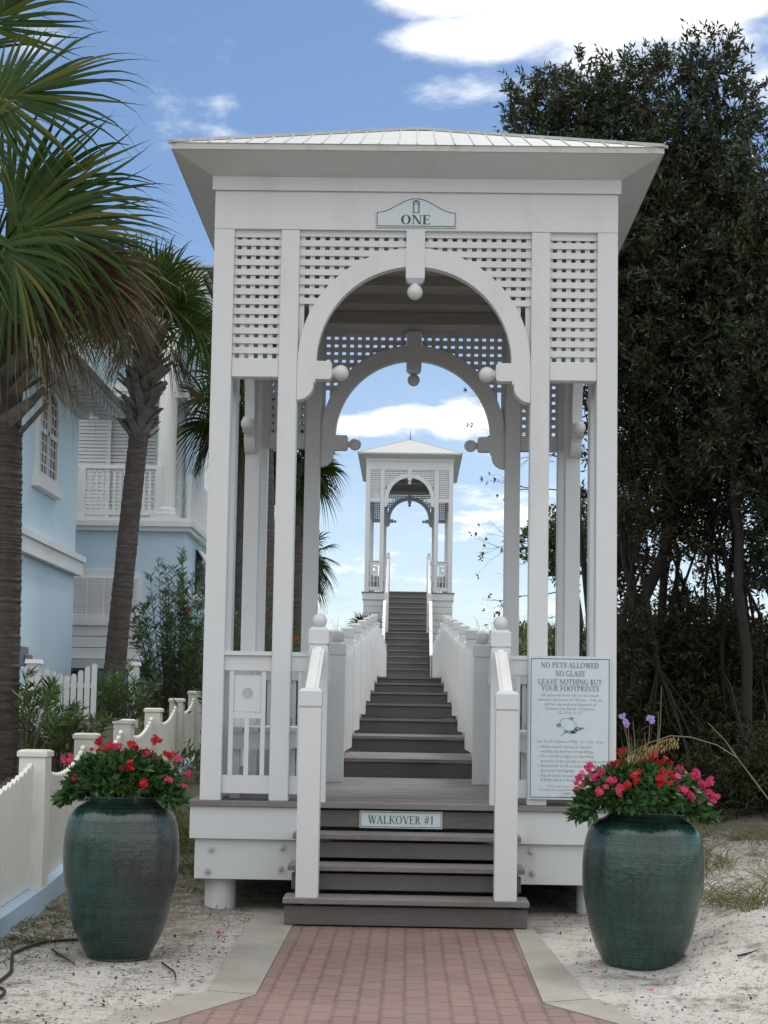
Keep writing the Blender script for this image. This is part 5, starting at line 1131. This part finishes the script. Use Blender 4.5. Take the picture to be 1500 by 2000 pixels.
def mask(px,py,sx_,sy_,wt):
    d=(CM@Vector(((px-750)/FPX,-(py-1000-SH)/FPX,-1.))).normalized(); s=wn_('ShaderNodeVectorMath',operation='SUBTRACT'); K.new(D0,s.inputs[0]); s.inputs[1].default_value=d
    m=wn_('ShaderNodeVectorMath',operation='MULTIPLY'); K.new(s.outputs[0],m.inputs[0]); m.inputs[1].default_value=(FPX/sx_,FPX/sx_*.6,FPX/sy_); l=wn_('ShaderNodeVectorMath',operation='LENGTH'); K.new(m.outputs[0],l.inputs[0])
    return wm('MULTIPLY',wm('SUBTRACT',1.,l.outputs['Value'],True),wt)
n1=wnoise(3.2,9,.62,(3.1,1.2,0)); n2=wnoise(9,8,.6,(0,4,0)); 
fine=wm('ADD',wm('MULTIPLY',n1,.62),wm('MULTIPLY',n2,.38))
acc=wm('MULTIPLY_ADD',fine,1.7) if False else wm('SUBTRACT',wm('MULTIPLY',fine,1.7),.97)
back=wn_('ShaderNodeMapRange'); K.new(sp_.outputs[2],back.inputs[0]); back.inputs[1].default_value=.46; back.inputs[2].default_value=.80; back.inputs[3].default_value=0.; back.inputs[4].default_value=.42  # extra overhead cloud, out of frame, added for more neutral light from above
acc=wm('ADD',acc,back.outputs[0])
bk2=wn_('ShaderNodeMapRange'); K.new(sp_.outputs[1],bk2.inputs[0]); bk2.inputs[1].default_value=.45; bk2.inputs[2].default_value=-.2; bk2.inputs[3].default_value=0.; bk2.inputs[4].default_value=.38  # unseen cloud behind the camera, added as neutral fill on the front faces
acc=wm('ADD',acc,bk2.outputs[0])
for a in ((1080,10,430,100,.60),(880,88,190,42,.42),(1360,-20,330,110,.62),(1020,170,300,60,.13),(1180,120,160,50,.25),(1490,150,120,90,.38),(800,-10,170,40,.35),(450,258,110,34,.22),(432,210,60,30,.18),(920,190,200,60,.14),(750,830,190,48,.42),(920,820,110,50,.42),(1010,1000,300,160,.30),(660,920,160,60,.18),(700,1120,260,60,.16),(900,1200,400,80,.2),(40,60,120,120,.2)):
    acc=wm('ADD',acc,mask(*a))
cf=wn_('ShaderNodeMapRange'); cf.interpolation_type='SMOOTHSTEP'; K.new(acc,cf.inputs[0]); cf.inputs[1].default_value=-.02; cf.inputs[2].default_value=.36
# thin veil towards the horizon
veil=wn_('ShaderNodeMapRange'); K.new(sp_.outputs[2],veil.inputs[0]); veil.inputs[1].default_value=.30; veil.inputs[2].default_value=.0; veil.inputs[3].default_value=0.; veil.inputs[4].default_value=.45
vn=wm('MULTIPLY',veil.outputs[0],wm('ADD',wm('MULTIPLY',n1,1.1),.1))
cov=wm('MAXIMUM',cf.outputs[0],vn,True)
mx=wn_('ShaderNodeMix',data_type='RGBA'); K.new(cov,mx.inputs[0]); K.new(sk.outputs[0],mx.inputs[6]); cb_=wn_('ShaderNodeMapRange'); K.new(sp_.outputs[2],cb_.inputs[0]); cb_.inputs[1].default_value=.46; cb_.inputs[2].default_value=.75; cb_.inputs[3].default_value=11.5; cb_.inputs[4].default_value=13.
cc_=wn_('ShaderNodeCombineColor'); [K.new(cb_.outputs[0],cc_.inputs[i]) for i in range(3)]; K.new(cc_.outputs[0],mx.inputs[7])
K.new(mx.outputs[2],bg.inputs[0])
S.view_settings.view_transform='Standard'; S.view_settings.look='None'; S.view_settings.exposure=0.0; S.view_settings.gamma=1
S.cycles.max_bounces=8; S.cycles.diffuse_bounces=4; S.cycles.transparent_max_bounces=8
